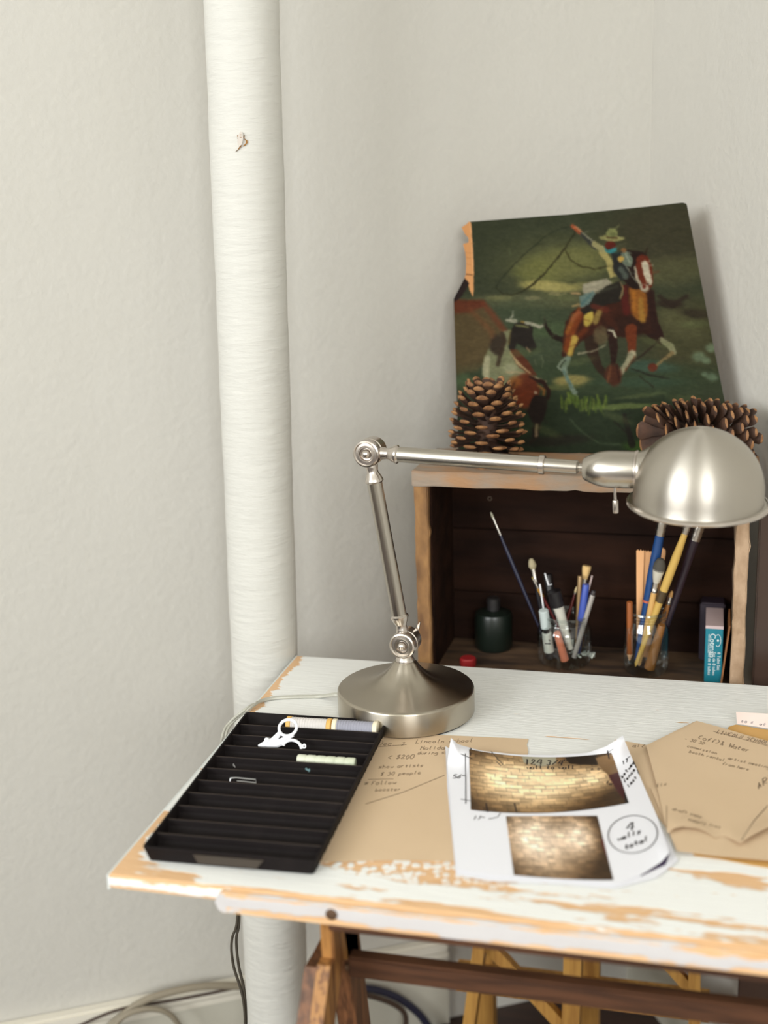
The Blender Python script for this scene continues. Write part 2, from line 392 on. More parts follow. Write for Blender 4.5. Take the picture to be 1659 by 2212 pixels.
# ================================================================== TRESTLE UNDER THE TABLE
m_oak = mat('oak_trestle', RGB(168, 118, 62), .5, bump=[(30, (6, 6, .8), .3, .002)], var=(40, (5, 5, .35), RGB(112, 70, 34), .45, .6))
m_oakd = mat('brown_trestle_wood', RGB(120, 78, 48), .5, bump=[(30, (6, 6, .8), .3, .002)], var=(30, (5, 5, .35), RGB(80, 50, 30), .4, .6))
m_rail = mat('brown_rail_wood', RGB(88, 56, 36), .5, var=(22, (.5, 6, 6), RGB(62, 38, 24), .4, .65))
Y0 = .035; zt = TT-.0225
u0 = at_y(693, 2030, Y0).x; u1 = at_y(721, 2030, Y0).x; th = u1-u0
trs = thing('trestle', (u0+.01, .15, 0), 'brown oak trestle with splayed legs under the white tabletop', 'trestle')
def plank_yz(name, x0, x1, pts, m): return fixn(obj(name, prism([(x0, y, z) for y, z in pts], Vector((x1-x0, 0, 0))), m, trs, smooth=False))
zk = at_y(700, 2074, Y0).z
yb_ = at_x(768, 2012, u1).y
plank_yz('upright', u0, u1, [(Y0, TT-TH_), (yb_, TT-TH_), (yb_+.01, zk-.05), (Y0, zk)], m_oak)
q0 = at_x(688, 2076, u0-.001); q1 = at_x(670, 2212, u0-.001); sl = (q1.y-q0.y)/(q1.z-q0.z)
def leg(x0, x1, ya, yb, za, slope, m, name='leg', w=.05):
    plank_yz(name, x0, x1, [(ya, za), (yb, za), (yb+slope*(0-za), 0), (ya+slope*(0-za), 0)], m)
leg(u0-.0005, u1-.0005, q0.y-.006, q0.y+.05, q0.z, sl, m_oak)
zb = at_x(663, 2080, u0-th).z; zb2 = at_x(692, 2030, u0-th).z
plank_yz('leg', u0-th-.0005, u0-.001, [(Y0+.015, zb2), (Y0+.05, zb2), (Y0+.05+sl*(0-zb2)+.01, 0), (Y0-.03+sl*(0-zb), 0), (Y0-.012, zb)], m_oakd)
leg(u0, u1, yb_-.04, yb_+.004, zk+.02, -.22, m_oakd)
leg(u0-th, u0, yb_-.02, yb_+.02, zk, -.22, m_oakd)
X2 = TL-.03
zr1 = at_y(775, 2049, .092).z; zr0 = at_y(790, 2117, .075).z
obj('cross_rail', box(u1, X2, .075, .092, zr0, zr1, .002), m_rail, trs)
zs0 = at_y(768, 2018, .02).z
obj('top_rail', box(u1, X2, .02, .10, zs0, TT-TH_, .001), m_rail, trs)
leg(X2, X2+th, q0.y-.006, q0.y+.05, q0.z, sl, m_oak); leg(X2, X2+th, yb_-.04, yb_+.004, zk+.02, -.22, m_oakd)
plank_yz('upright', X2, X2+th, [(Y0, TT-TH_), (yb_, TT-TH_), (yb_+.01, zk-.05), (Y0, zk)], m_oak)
bq = at_x(748, 2089, u1); obj('bolt', lathe([(.004, 0), (.004, .002), (.002, .003)], 14, Vector((u1, bq.y, bq.z)), Vector((u1+.01, bq.y, bq.z))), m_brown, trs, label='dark bolt head')

# ================================================================== STAND BEHIND, CARRYING THE CRATE
m_pine = mat('pale_pine', RGB(176, 132, 66), .5, var=(25, (5, 5, .4), RGB(150, 106, 50), .4, .65))
CZ0 = TT-.052                                            # underside of the crate
CY0, CY1 = .632, .786; CXL, CXR = .159, .604
st = thing('wooden_stand', (.35, .72, 0), 'pale pine stand with diagonal braces behind the trestle, under the crate', 'stand')
YS = .66
obj('top_board', box(CXL-.02, CXR+.0, CY0+.01, CY1, CZ0-.022, CZ0, .001), m_pine, st)
def slat(name, a, b, w, d, m=m_pine, par=st):
    """flat bar in a plane of constant y from a to b (world), w wide, d deep"""
    a, b = Vector(a), Vector(b); t = (b-a).normalized(); s = t.cross(Vector((0, 1, 0))).normalized()*w/2
    return fixn(obj(name, prism([a-s, a+s, b+s, b-s], Vector((0, d, 0))), m, par, smooth=False))
def leg_px(pt, pb, y, wpx):
    a = at_y(*pt, y); b = at_y(*pb, y); t = (b-a); a2 = a+t*((CZ0-.022-a.z)/t.z); b2 = a+t*((0-a.z)/t.z)
    return a2, b2, (at_y(pt[0]+wpx, pt[1], y)-at_y(*pt, y)).length
for pt, pb, w in [((1033, 2052), (1012, 2212), 25), ((1236, 2080), (1232, 2212), 38), ((1500, 2120), (1500, 2212), 26)]:
    a, b, ww = leg_px(pt, pb, YS, w); slat('leg', a, b, ww, .045)
for pt, pb, w in [((1150, 2060), (1150, 2212), 26), ((1380, 2100), (1380, 2212), 26)]:
    pass
a = at_y(1060, 2052, YS+.02); b = at_y(1200, 2205, YS+.02); slat('brace', a+(a-b)*.12, b+(b-a)*.1, .019, .016)
a = at_y(1462, 2108, YS+.02); b = at_y(1490, 2140, YS+.02); slat('brace', a+(a-b)*.9, b, .016, .014)
a = at_y(1240, 2200, YS+.028); obj('lower_rail', box(CXL+.03, CXR-.03, YS+.06, YS+.085, .18, .22), m_pine, st, smooth=False)
for px_ in (1050, 1278):
    xq = at_y(px_, 2070, CY1-.03).x; obj('rear_leg', box(xq-.013, xq+.013, CY1-.045, CY1-.01, 0, CZ0-.022), m_pine, st, smooth=False)

# ================================================================== CRATE
m_crate = mat('weathered_crate_wood', RGB(166, 128, 94), .75, bump=[(40, (1, 3, 3), .5, .004)], var=(16, (1, 2.5, 2.5), RGB(150, 134, 118), .38, .6))
m_crateL = mat('golden_crate_wood', RGB(150, 110, 66), .75, bump=[(45, (2, 2, 1), .5, .004)], var=(22, (2, 2, .8), RGB(104, 72, 42), .4, .65))
m_crateR = mat('grey_tan_crate_wood', RGB(176, 148, 120), .75, bump=[(60, (2, 2, 1.4), .6, .004)], var=(26, (2, 2, 1), RGB(146, 118, 90), .4, .65))
m_crateIn = mat('dark_shaded_crate_boards', RGB(48, 29, 20), .8, bump=[(30, (.6, 3, 3), .4, .004)], var=(8, (.6, 3, 3), RGB(29, 17, 12), .35, .65), spec=.1)  # dark inner wood, with the shade inside the crate put into its colour
m_crateFl = mat('dusty_crate_floor', RGB(104, 78, 54), .8, var=(14, (.8, 3, 3), RGB(52, 36, 26), .35, .65))
crot = math.radians(-1.0); CM = Matrix.Translation((CXL, CY0, 0)) @ Matrix.Rotation(crot, 4, 'Z') @ Matrix.Translation((-CXL, -CY0, 0))
zT1 = at_y(887, 1018, CY0).z; zT0 = at_y(888, 1050, CY0).z; CFL = TT-.03
crate = thing('wooden_crate', (CXL+.22, CY0+.09, CZ0), 'weathered open-fronted wooden crate standing behind the lamp, holding brushes and jars', 'crate')
xl0 = at_y(893, 1060, CY0).x; xl1 = at_y(926, 1200, CY0).x
xr1 = at_y(1620, 1130, CY0).x; xr0 = at_y(1590, 1130, CY0).x
DY = CY1-CY0
def rough_board(x0, x1, y0, y1, z0, z1, n, axis, amp):
    """a board whose long edges waver a little, as old sawn wood does"""
    bm = bmesh.new(); bmesh.ops.create_cube(bm, size=1)
    for q in bm.verts: q.co = Vector(((x0+x1)/2+q.co.x*(x1-x0), (y0+y1)/2+q.co.y*(y1-y0), (z0+z1)/2+q.co.z*(z1-z0)))
    es = [e for e in bm.edges if abs((e.verts[0].co-e.verts[1].co)[axis]) > .9*((x1-x0, y1-y0, z1-z0)[axis])]
    bmesh.ops.subdivide_edges(bm, edges=es, cuts=n, use_grid_fill=True)
    for q in bm.verts:
        s = q.co[axis]; ph = 1.7*(q.co.x > (x0+x1)/2)+2.9*(q.co.z > (z0+z1)/2)+4*(q.co.y > (y0+y1)/2)
        d = amp*(math.sin(s*70+ph)+.7*math.sin(s*170+2*ph)+.5*math.sin(s*390+ph*3))
        for k in range(3):
            if k != axis: q.co[k] += d*(1 if k != 1 else .5)
    bmesh.ops.bevel(bm, geom=[e for e in bm.edges if len(e.link_faces) == 2 and e.calc_face_angle() > 1], offset=.0012, segments=2, affect='EDGES')
    return from_bm(bm)
C = lambda vf: xf(vf, CM)
obj('top_board', C(rough_board(CXL, CXR+.006, CY0, CY1, zT0, zT1, 40, 0, .0005)), m_crate, crate)
obj('left_side', C(rough_board(xl0, xl1, CY0+.002, CY1-.012, CZ0, zT0, 30, 2, .0005)), m_crateL, crate)
obj('right_side', C(rough_board(xr0, xr1, CY0+.002, CY1-.012, CZ0, zT0, 30, 2, .0006)), m_crateR, crate, label='pale sawn side board with rough grain')
obj('bottom_board', C(box(xl1, xr0, CY0+.002, CY1-.012, CZ0, CFL, .001)), m_crateFl, crate)
for k in range(3):
    hgt = (zT0-CZ0)/3
    obj('back_board', C(box(xl0, xr1, CY1-.011, CY1, CZ0+k*hgt+.0008, CZ0+(k+1)*hgt-.0008, .001)), m_crateIn, crate)
obj('side_shade_sheet', C(box(xl1, xl1+.003, CY0+.012, CY1-.013, CFL, zT0-.002)), m_crateIn, crate, smooth=False)  # added thin dark sheet that shades the left side's inner face
np_ = at_y(1058, 1077, CY1-.0125)
obj('nail_head', tube([np_+Vector((math.cos(a), 0, math.sin(a)))*.0028 for a in np.linspace(0, 6.283, 13)[:-1]], .0005, 6, closed=True), mat('dull_nail', RGB(120, 105, 90), .5, .5), crate)
# dark board beside the crate
m_dark = mat('dark_varnished_board', RGB(58, 40, 30), .35, bump=[(12, (2, 2, .6), .2, .004)], spec=.6)
zc = at_y(1645, 1082, .66).z
tag(obj('varnished_board', box(CXR+.0075, CXR+.050, .645, .665, 0, zc, .002), m_dark), 'dark brown varnished board standing to the right of the crate', 'board')

# ================================================================== COLOUR CANVAS TOOLKIT (for the painting and the printed photographs)
class Canvas:
    def __init__(s, x0, y0, x1, y1, base, k=1.0):
        s.x0, s.y0, s.k = x0, y0, k; s.h = int((y1-y0)*k); s.w = int((x1-x0)*k)
        s.a = np.zeros((s.h, s.w, 3)); s.a[:] = [c/255 for c in base]
        s.Y, s.X = np.mgrid[0:s.h, 0:s.w]; s.X = s.X/k+x0; s.Y = s.Y/k+y0
        s.n = s.fbm(1)
    def fbm(s, seed, sx=40, sy=12):
        r = np.random.default_rng(seed); out = np.zeros((s.h, s.w)); amp = 1; tot = 0
        for o in range(4):
            gx, gy = int((s.w/s.k)/sx*2**o)+3, int((s.h/s.k)/sy*2**o)+3; g = r.random((gy, gx))
            xs = np.linspace(0, gx-1.001, s.w); ys = np.linspace(0, gy-1.001, s.h); xi = xs.astype(int); yi = ys.astype(int)
            fx = xs-xi; fy = (ys-yi)[:, None]; fx = fx*fx*(3-2*fx); fy = fy*fy*(3-2*fy)
            a = g[np.ix_(yi, xi)]*(1-fx)+g[np.ix_(yi, xi+1)]*fx; b = g[np.ix_(yi+1, xi)]*(1-fx)+g[np.ix_(yi+1, xi+1)]*fx
            out += amp*(a*(1-fy)+b*fy); tot += amp; amp *= .55
        return out/tot
    def win(s, x0, y0, x1, y1, m):
        a = max(0, int((x0-m-s.x0)*s.k)); b = min(s.w, int((x1+m-s.x0)*s.k)+2); c = max(0, int((y0-m-s.y0)*s.k)); d = min(s.h, int((y1+m-s.y0)*s.k)+2)
        return (slice(c, max(c, d)), slice(a, max(a, b)))
    def mix(s, w, m, c): s.a[w] = s.a[w]*(1-m[..., None])+np.array(c)/255*m[..., None]
    def blob(s, cx, cy, rx, ry, c, al=1, ang=0, soft=.35):
        R = max(rx, ry)*(1.2+soft); w = s.win(cx-R, cy-R, cx+R, cy+R, 2); X, Y, n = s.X[w], s.Y[w], s.n[w]
        t = math.radians(ang); dx = X-cx; dy = Y-cy; u = (dx*math.cos(t)+dy*math.sin(t))/rx; v = (-dx*math.sin(t)+dy*math.cos(t))/ry
        d = np.sqrt(u*u+v*v)+(n-.5)*.25; q = np.clip((1+soft/2-d)/soft, 0, 1); s.mix(w, al*q*q*(3-2*q), c)
    def stroke(s, pts, wd, c, al=1, soft=1.3):
        ws = wd if isinstance(wd, (list, tuple)) else [wd]*len(pts)
        w = s.win(min(p[0] for p in pts), min(p[1] for p in pts), max(p[0] for p in pts), max(p[1] for p in pts), max(ws)+soft+3); X, Y, n = s.X[w], s.Y[w], s.n[w]
        D = np.full(X.shape, 1e9)
        for (a, b), (wa, wb) in zip(zip(pts, pts[1:]), zip(ws, ws[1:])):
            vx, vy = b[0]-a[0], b[1]-a[1]; L = vx*vx+vy*vy+1e-9
            t = np.clip(((X-a[0])*vx+(Y-a[1])*vy)/L, 0, 1); d = np.hypot(X-a[0]-t*vx, Y-a[1]-t*vy)-(wa+(wb-wa)*t)/2; D = np.minimum(D, d)
        s.mix(w, al*np.clip(.5-(D+(n-.5)*1.5)/soft, 0, 1), c)
    def poly(s, pts, c, al=1, soft=2.0):
        w = s.win(min(p[0] for p in pts), min(p[1] for p in pts), max(p[0] for p in pts), max(p[1] for p in pts), soft+3); X, Y, n = s.X[w], s.Y[w], s.n[w]
        ins = np.zeros(X.shape, bool); D = np.full(X.shape, 1e9)
        for a, b in zip(pts, pts[1:]+pts[:1]):
            cond = ((a[1] > Y) != (b[1] > Y)); xx = (b[0]-a[0])*(Y-a[1])/((b[1]-a[1]) or 1e-9)+a[0]; ins ^= cond & (X < xx)
            vx, vy = b[0]-a[0], b[1]-a[1]; L = vx*vx+vy*vy+1e-9; t = np.clip(((X-a[0])*vx+(Y-a[1])*vy)/L, 0, 1)
            D = np.minimum(D, np.hypot(X-a[0]-t*vx, Y-a[1]-t*vy))
        D = np.where(ins, -D, D); s.mix(w, al*np.clip(.5-(D+(n-.5)*3)/soft, 0, 1), c)
    def sample(s, x, y):
        u = np.clip((np.asarray(x)-s.x0)*s.k, 0, s.w-1.001); v = np.clip((np.asarray(y)-s.y0)*s.k, 0, s.h-1.001)
        ui = u.astype(int); vi = v.astype(int); fu = (u-ui)[..., None]; fv = (v-vi)[..., None]
        c = (s.a[vi, ui]*(1-fu)+s.a[vi, ui+1]*fu)*(1-fv)+(s.a[vi+1, ui]*(1-fu)+s.a[vi+1, ui+1]*fu)*fv
        return np.where(c <= .04045, c/12.92, ((np.clip(c, 0, 1)+.055)/1.055)**2.4)
def set_paint(o, cols):
    at = o.data.attributes.new('paint', 'FLOAT_COLOR', 'POINT'); d = np.ones((len(cols), 4)); d[:, :3] = cols; at.data.foreach_set('color', d.ravel())

# ================================================================== PAINTING
cv = Canvas(965, 428, 1612, 1004, (56, 60, 46), 1.0)
Z = lambda *p: [(960+x/2.373, 420+y/2.373) for x, y in p]       # notes taken from an enlargement of the painting
G = lambda *p: [(960+x/6.146, 620+y/6.146) for x, y in p]
def zb_(x, y, rx, ry, c, al=1, ang=0, soft=.5): cv.blob(960+x/2.373, 420+y/2.373, rx/2.373, ry/2.373, c, al, ang, soft)
def zs(pts, w, c, al=1, soft=1.6): cv.stroke(Z(*pts), [q/2.373 for q in w] if isinstance(w, (list, tuple)) else w/2.373, c, al, soft)
def zp(pts, c, al=1, soft=2.2): cv.poly(Z(*pts), c, al, soft)
def gs(pts, w, c, al=1, soft=1.4): cv.stroke(G(*pts), [q/6.146 for q in w] if isinstance(w, (list, tuple)) else w/6.146, c, al, soft)
def gp(pts, c, al=1, soft=1.8): cv.poly(G(*pts), c, al, soft)
def gb(x, y, rx, ry, c, al=1, ang=0, soft=.5): cv.blob(960+x/6.146, 620+y/6.146, rx/6.146, ry/6.146, c, al, ang, soft)
zb_(1150, 200, 330, 190, (60, 55, 42), .8, 0, 1); zb_(600, 360, 330, 150, (78, 80, 56), .8, 0, 1.1); zb_(620, 350, 210, 85, (118, 116, 74), .75, -8, 1)
zb_(470, 390, 110, 70, (112, 112, 66), .6, 0, 1); zb_(1150, 390, 220, 70, (86, 84, 60), .7, -6, 1.1); zb_(540, 470, 150, 26, (168, 156, 104), .9, 4, .8); zb_(720, 460, 150, 14, (140, 132, 88), .6, -6, .9)
zb_(500, 545, 420, 38, (92, 92, 70), .85, 0, .8); zb_(280, 530, 70, 14, (128, 124, 88), .6); zb_(450, 530, 40, 10, (150, 140, 112), .7); zb_(560, 508, 30, 9, (165, 148, 118), .7)
zb_(350, 720, 420, 170, (62, 72, 56), .85, 0, .8); zb_(560, 690, 200, 40, (72, 88, 62), .6, 0, 1); zb_(1250, 720, 260, 190, (70, 66, 44), .75, 0, 1); zb_(1200, 660, 120, 60, (88, 86, 62), .6, 30, 1)
zp([(40, 535), (190, 535), (250, 600), (320, 700), (270, 790), (170, 900), (40, 930)], (88, 72, 50), .95, 8); zp([(40, 535), (200, 540), (215, 570), (130, 600), (50, 610)], (96, 44, 28), .9, 6)
zs([(200, 560), (310, 700)], 30, (104, 52, 36), .7, 8); zs([(130, 590), (240, 700), (250, 760)], 26, (120, 72, 48), .5, 10)
zb_(750, 960, 700, 110, (52, 64, 46), .85, 0, .8); zb_(650, 950, 90, 26, (146, 132, 86), .9, -4, .7); zb_(590, 985, 110, 16, (104, 106, 66), .7, -4, .8)
zb_(740, 1200, 760, 180, (38, 48, 34), .92, 0, .5); zb_(900, 1085, 170, 15, (96, 108, 66), .85, -3, .7); zb_(1000, 1030, 130, 10, (84, 94, 64), .6, -6, .8)
for i in range(26): x = 600+i*9+rng.normal()*5; y = 1060+rng.normal()*18; zs([(x, y+30), (x+rng.normal()*8, y-25)], 10, (78, 98, 38) if i % 3 else (110, 124, 52), .75, 3)
zb_(100, 960, 50, 40, (84, 104, 76), .6, 0, 1); zb_(1050, 880, 130, 32, (62, 88, 84), .6, 3, 1); zb_(1010, 960, 220, 26, (56, 76, 64), .6, 0, 1)
for x, y, r in ((1365, 785, 30), (1300, 830, 34), (1340, 850, 22), (1370, 935, 28), (1330, 920, 16)): zb_(x, y, r, r*.7, (118, 138, 122), .65, 0, 1.1)
zb_(1150, 560, 70, 22, (44, 32, 26), .85, 4, .8); zs([(1100, 520), (1160, 570), (1240, 520)], 22, (44, 32, 26), .8, 5); zb_(1290, 610, 80, 22, (44, 34, 28), .7, 8, 1)
zs([(640, 1150), (700, 1210), (790, 1275), (900, 1280)], 7, (92, 112, 88), .5, 4); zb_(980, 1290, 60, 30, (64, 96, 40), .7, 0, 1); zs([(870, 1160), (940, 1230)], 8, (34, 28, 24), .8); zs([(920, 1130), (960, 1280)], [20, 34], (32, 26, 24), .85); zb_(560, 1260, 180, 26, (36, 30, 26), .7, -4, 1)
# lasso
lasso = [(660, 160), (600, 172), (520, 210), (430, 285), (340, 370), (280, 440), (262, 475), (290, 508), (340, 514), (390, 500), (450, 462), (520, 395), (590, 310), (640, 240), (668, 185)]
zs(lasso[:7], 5, (34, 36, 28), .8); zs(lasso[6:], [4, 5, 5, 6, 8, 8, 9, 9, 8][:len(lasso[6:])], (40, 36, 20), .95); zs([(617, 285), (645, 335), (700, 368), (770, 380), (830, 365), (870, 345)], 6, (52, 48, 26), .95)
# horse
zs([(510, 640), (520, 680), (555, 725), (612, 748)], [7, 14, 24, 30], (34, 24, 19))
zs([(745, 720), (760, 820), (800, 900), (830, 935)], [80, 52, 34, 26], (48, 32, 24), .95)
zs([(1060, 680), (1110, 745)], [90, 44], (42, 22, 18)); zs([(1112, 740), (1160, 780), (1172, 805)], [28, 34, 32], (138, 134, 112)); zs([(1165, 812), (1120, 845), (1085, 878)], [24, 14, 16], (128, 108, 78)); zb_(1066, 886, 24, 22, (96, 40, 26))
zp([(618, 650), (650, 600), (720, 560), (800, 560), (900, 470), (960, 440), (1050, 480), (1075, 540), (1088, 640), (1080, 700), (1000, 712), (930, 730), (820, 708), (740, 720), (690, 760), (640, 840), (598, 830), (606, 720)], (58, 28, 18))
zs([(700, 590), (650, 680), (625, 790)], [40, 52, 40], (128, 58, 24), .85, 6); zs([(660, 620), (630, 700)], 20, (148, 92, 40), .7, 6); zs([(665, 735), (640, 815)], [34, 26], (184, 152, 76), .95, 3); zs([(690, 720), (720, 690)], 26, (120, 52, 22), .6, 6)
zb_(940, 670, 120, 55, (44, 24, 17), .85, 0, .9); zs([(820, 600), (870, 690)], 40, (72, 34, 22), .6, 8)
zp([(945, 480), (985, 470), (1040, 520), (1045, 590), (1020, 650), (985, 640), (950, 600)], (142, 86, 34), .95, 5); zs([(1005, 540), (1010, 640)], [22, 30], (158, 116, 52), .85, 6); zs([(965, 500), (970, 590)], 16, (168, 104, 40), .8, 5); zs([(1055, 500), (1075, 680)], 40, (42, 22, 18), .9, 5)
zs([(915, 480), (930, 600)], 34, (84, 26, 22), .85, 5); zb_(735, 632, 24, 42, (190, 166, 82), .95, 20, .4); zs([(800, 580), (770, 650)], [24, 28], (152, 128, 74), .85, 4); zs([(650, 640), (690, 600)], 22, (150, 84, 58), .7, 5)
zs([(955, 690), (958, 800)], [60, 40], (104, 46, 24)); zb_(960, 818, 22, 22, (170, 158, 142)); zs([(955, 825), (900, 912)], [26, 28], (146, 140, 124)); zs([(975, 830), (925, 900)], 10, (100, 62, 42), .8)
zb_(800, 720, 40, 50, (92, 78, 60), .9, 10, .5); zs([(850, 700), (868, 780), (862, 860)], [50, 44, 24], (42, 24, 19)); zb_(865, 925, 42, 55, (74, 38, 26), .95, -10, .5); zs([(850, 880), (835, 960)], 12, (110, 66, 44), .7); zs([(880, 870), (895, 950)], 12, (56, 28, 20), .9)
zs([(835, 694), (862, 700), (876, 728)], [6, 14, 8], (196, 190, 182)); zs([(685, 817), (760, 800), (822, 770)], [9, 7, 6], (150, 140, 128), .9)
zs([(612, 838), (580, 880), (600, 900)], 9, (128, 138, 132)); zs([(632, 838), (612, 890), (630, 950), (664, 1010)], [30, 26, 20, 26], (112, 126, 122)); zs([(618, 850), (590, 880)], 8, (52, 60, 52)); zs([(610, 900), (650, 990)], 8, (84, 112, 116), .8)
zs([(960, 862), (1040, 800), (1105, 740)], [8, 12, 5], (44, 34, 26)); zs([(960, 890), (1050, 925), (1150, 942)], [5, 10, 4], (34, 32, 26)); zs([(1000, 930), (1070, 985)], 7, (40, 36, 28), .9); zs([(1100, 830), (1230, 838)], 4, (56, 48, 38), .7)
# rider
zp([(705, 460), (760, 440), (830, 428), (856, 450), (800, 505), (740, 520), (705, 500)], (150, 142, 134)); zs([(720, 470), (800, 450)], 14, (176, 168, 160), .7, 4); zp([(690, 520), (760, 490), (790, 520), (740, 560), (695, 580)], (100, 118, 124)); zs([(700, 560), (750, 510)], 10, (62, 98, 112), .7, 3); zs([(650, 505), (690, 505)], 10, (176, 140, 108), .8); zs([(655, 570), (690, 560)], 8, (176, 140, 100), .7)
zp([(690, 590), (740, 560), (770, 510), (830, 470), (900, 440), (918, 500), (900, 545), (830, 560), (780, 590), (710, 615)], (36, 31, 27)); zs([(780, 500), (880, 470)], 16, (62, 62, 54), .6, 5); zs([(900, 450), (915, 480), (900, 530)], 8, (146, 124, 92), .8); zs([(760, 570), (830, 590)], 26, (92, 36, 26), .8, 5)
zp([(880, 300), (940, 282), (1020, 290), (1000, 400), (1015, 490), (960, 480), (900, 430)], (34, 22, 18))
zp([(800, 265), (830, 290), (865, 350), (882, 420), (845, 430), (830, 350), (790, 300)], (166, 152, 104)); zs([(862, 360), (870, 420)], 8, (118, 104, 66), .7)
zp([(852, 300), (905, 292), (935, 350), (945, 425), (900, 440), (868, 400)], (38, 38, 40)); zs([(905, 380), (925, 420)], [26, 30], (84, 92, 90), .8, 4); zp([(900, 300), (930, 290), (965, 330), (955, 370), (915, 355)], (104, 114, 108)); zs([(925, 305), (950, 350)], 6, (160, 164, 158), .7); zb_(903, 330, 17, 15, (196, 158, 84)); zb_(915, 285, 14, 12, (140, 96, 62), .9)
zs([(655, 160), (695, 195)], [20, 22], (150, 76, 50)); zs([(670, 160), (700, 190)], 8, (196, 140, 110), .8); zs([(700, 200), (770, 262)], [20, 36], (54, 54, 54)); zs([(705, 195), (770, 250)], 9, (146, 142, 128), .8); zs([(765, 252), (810, 280)], 30, (150, 142, 108))
zb_(850, 258, 27, 24, (88, 30, 22)); zp([(818, 262), (835, 282), (882, 270), (880, 290), (850, 302), (828, 292)], (52, 128, 148)); zb_(856, 222, 63, 15, (146, 140, 98), 1, 2, .3); zb_(856, 195, 30, 26, (126, 128, 88), 1, 0, .3); zs([(832, 216), (882, 218)], 9, (86, 66, 44), .9); zb_(862, 202, 16, 12, (92, 96, 62), .6)
# horse's head
zs([(1022, 312), (1034, 290), (1040, 268)], [20, 12, 5], (46, 34, 24)); zp([(972, 330), (1005, 302), (1040, 316), (1060, 370), (1066, 440), (1064, 470), (1035, 492), (1000, 480), (978, 430)], (100, 40, 24)); zs([(958, 300), (975, 320), (965, 400)], 16, (36, 22, 18))
zp([(1006, 350), (1022, 338), (1038, 350), (1052, 410), (1062, 440), (1060, 462), (1036, 460), (1022, 420), (1012, 390)], (196, 184, 178)); zs([(975, 370), (985, 430), (1005, 475)], [8, 12, 16], (170, 160, 152)); zb_(1022, 478, 24, 20, (168, 156, 150)); zb_(1020, 470, 11, 10, (112, 44, 34)); zb_(1040, 455, 6, 6, (60, 44, 40)); zs([(925, 355), (955, 405), (985, 450)], 5, (134, 136, 132), .9)
# steer
gp([(760, 600), (870, 560), (850, 800), (980, 1000), (1180, 1170), (960, 1200), (860, 1300), (880, 1500), (780, 1400), (600, 1300), (500, 1150), (520, 930), (620, 720)], (122, 122, 100), 1, 3)
gs([(570, 930), (545, 1050), (560, 1220)], [70, 90, 70], (170, 164, 146), .9, 4); gb(700, 760, 110, 130, (48, 36, 30), .9, 20, .5); gs([(760, 620), (800, 700), (740, 900), (700, 1020)], [60, 50, 60, 60], (56, 42, 32), .85, 3); gb(860, 1080, 90, 70, (160, 158, 138), .7, 0, .9); gb(640, 1240, 60, 100, (120, 126, 106), .7, 0, .9)
gp([(860, 800), (960, 820), (1120, 1000), (1220, 1160), (1120, 1160), (980, 1060), (900, 940)], (88, 44, 28), 1, 2); gs([(880, 870), (960, 1000), (1130, 1140)], [22, 34, 20], (182, 158, 128), .9)
gp([(880, 560), (930, 460), (1060, 470), (1180, 540), (1160, 620), (1220, 790), (1190, 830), (1130, 850), (1040, 790), (960, 740), (935, 820), (850, 830), (840, 700)], (36, 30, 27)); gs([(940, 500), (1100, 530)], 26, (122, 122, 82), .8); gs([(1010, 455), (1080, 470)], 26, (156, 118, 60), .8); gs([(1090, 790), (1130, 845)], 24, (172, 136, 118), .8); gs([(870, 580), (850, 760)], 26, (126, 108, 66), .6, 3)
gs([(815, 435), (935, 445)], [34, 44], (160, 156, 150)); gs([(850, 425), (895, 385), (905, 315)], [16, 22, 10], (146, 146, 140)); gs([(1070, 470), (1180, 490), (1270, 530), (1315, 500)], [40, 44, 40, 26], (158, 154, 148)); gs([(1315, 500), (1330, 440), (1315, 390)], [22, 18, 8], (62, 58, 50))
gs([(820, 1120), (960, 1120), (1100, 1160)], 18, (176, 148, 124), .8); gb(1060, 1370, 190, 230, (98, 44, 26), 1, 0, .25); gb(930, 1250, 90, 80, (142, 84, 42), .8, 0, .8); gs([(880, 1350), (930, 1270)], 26, (60, 34, 24), .7); gb(1060, 1480, 110, 130, (118, 52, 30), .6, 0, .9)
gs([(1200, 1190), (1330, 1250)], 28, (168, 150, 128), .8); gs([(1120, 1185), (1290, 1250), (1380, 1370), (1370, 1460), (1310, 1500)], [20, 60, 56, 60, 50], (44, 24, 17)); gs([(1230, 1290), (1310, 1350), (1310, 1420)], [16, 40, 30], (138, 88, 46), .9)
gp([(1090, 1640), (1190, 1420), (1360, 1460), (1350, 1650), (1290, 1790), (1230, 2000), (1160, 1990), (1170, 1820)], (36, 26, 23)); gb(1195, 1390, 22, 20, (190, 180, 168)); gs([(1225, 1830), (1210, 1980)], 36, (152, 128, 108), .9); gs([(1230, 1990), (1130, 2060)], 26, (44, 32, 26), .9)
gs([(1280, 900), (1310, 980), (1290, 1070)], 12, (120, 126, 104), .6); gs([(1190, 960), (1210, 1040)], 10, (120, 126, 104), .5)
r_ = np.random.default_rng(31)
for i in range(420):                       # loose dry-brush strokes that pick up nearby colour
    x, y = r_.uniform(985, 1590), r_.uniform(470, 985); c = cv.a[min(cv.h-1, int(y-cv.y0)), min(cv.w-1, int(x-cv.x0))]*255*r_.uniform(.75, 1.35)
    L_ = r_.uniform(6, 20); a_ = r_.normal()*.5; cv.stroke([(x, y), (x+L_*math.cos(a_), y+L_*math.sin(a_))], r_.uniform(1.5, 4), tuple(np.clip(c, 0, 255)), .4, 2.5)
for x, y in ((1210, 640), (1130, 760), (1250, 780), (1500, 700), (1480, 860), (1330, 900), (1180, 930), (1420, 740), (1110, 930)): cv.blob(x, y, 34, 8, (92, 100, 66), .35, r_.normal()*12, 1)
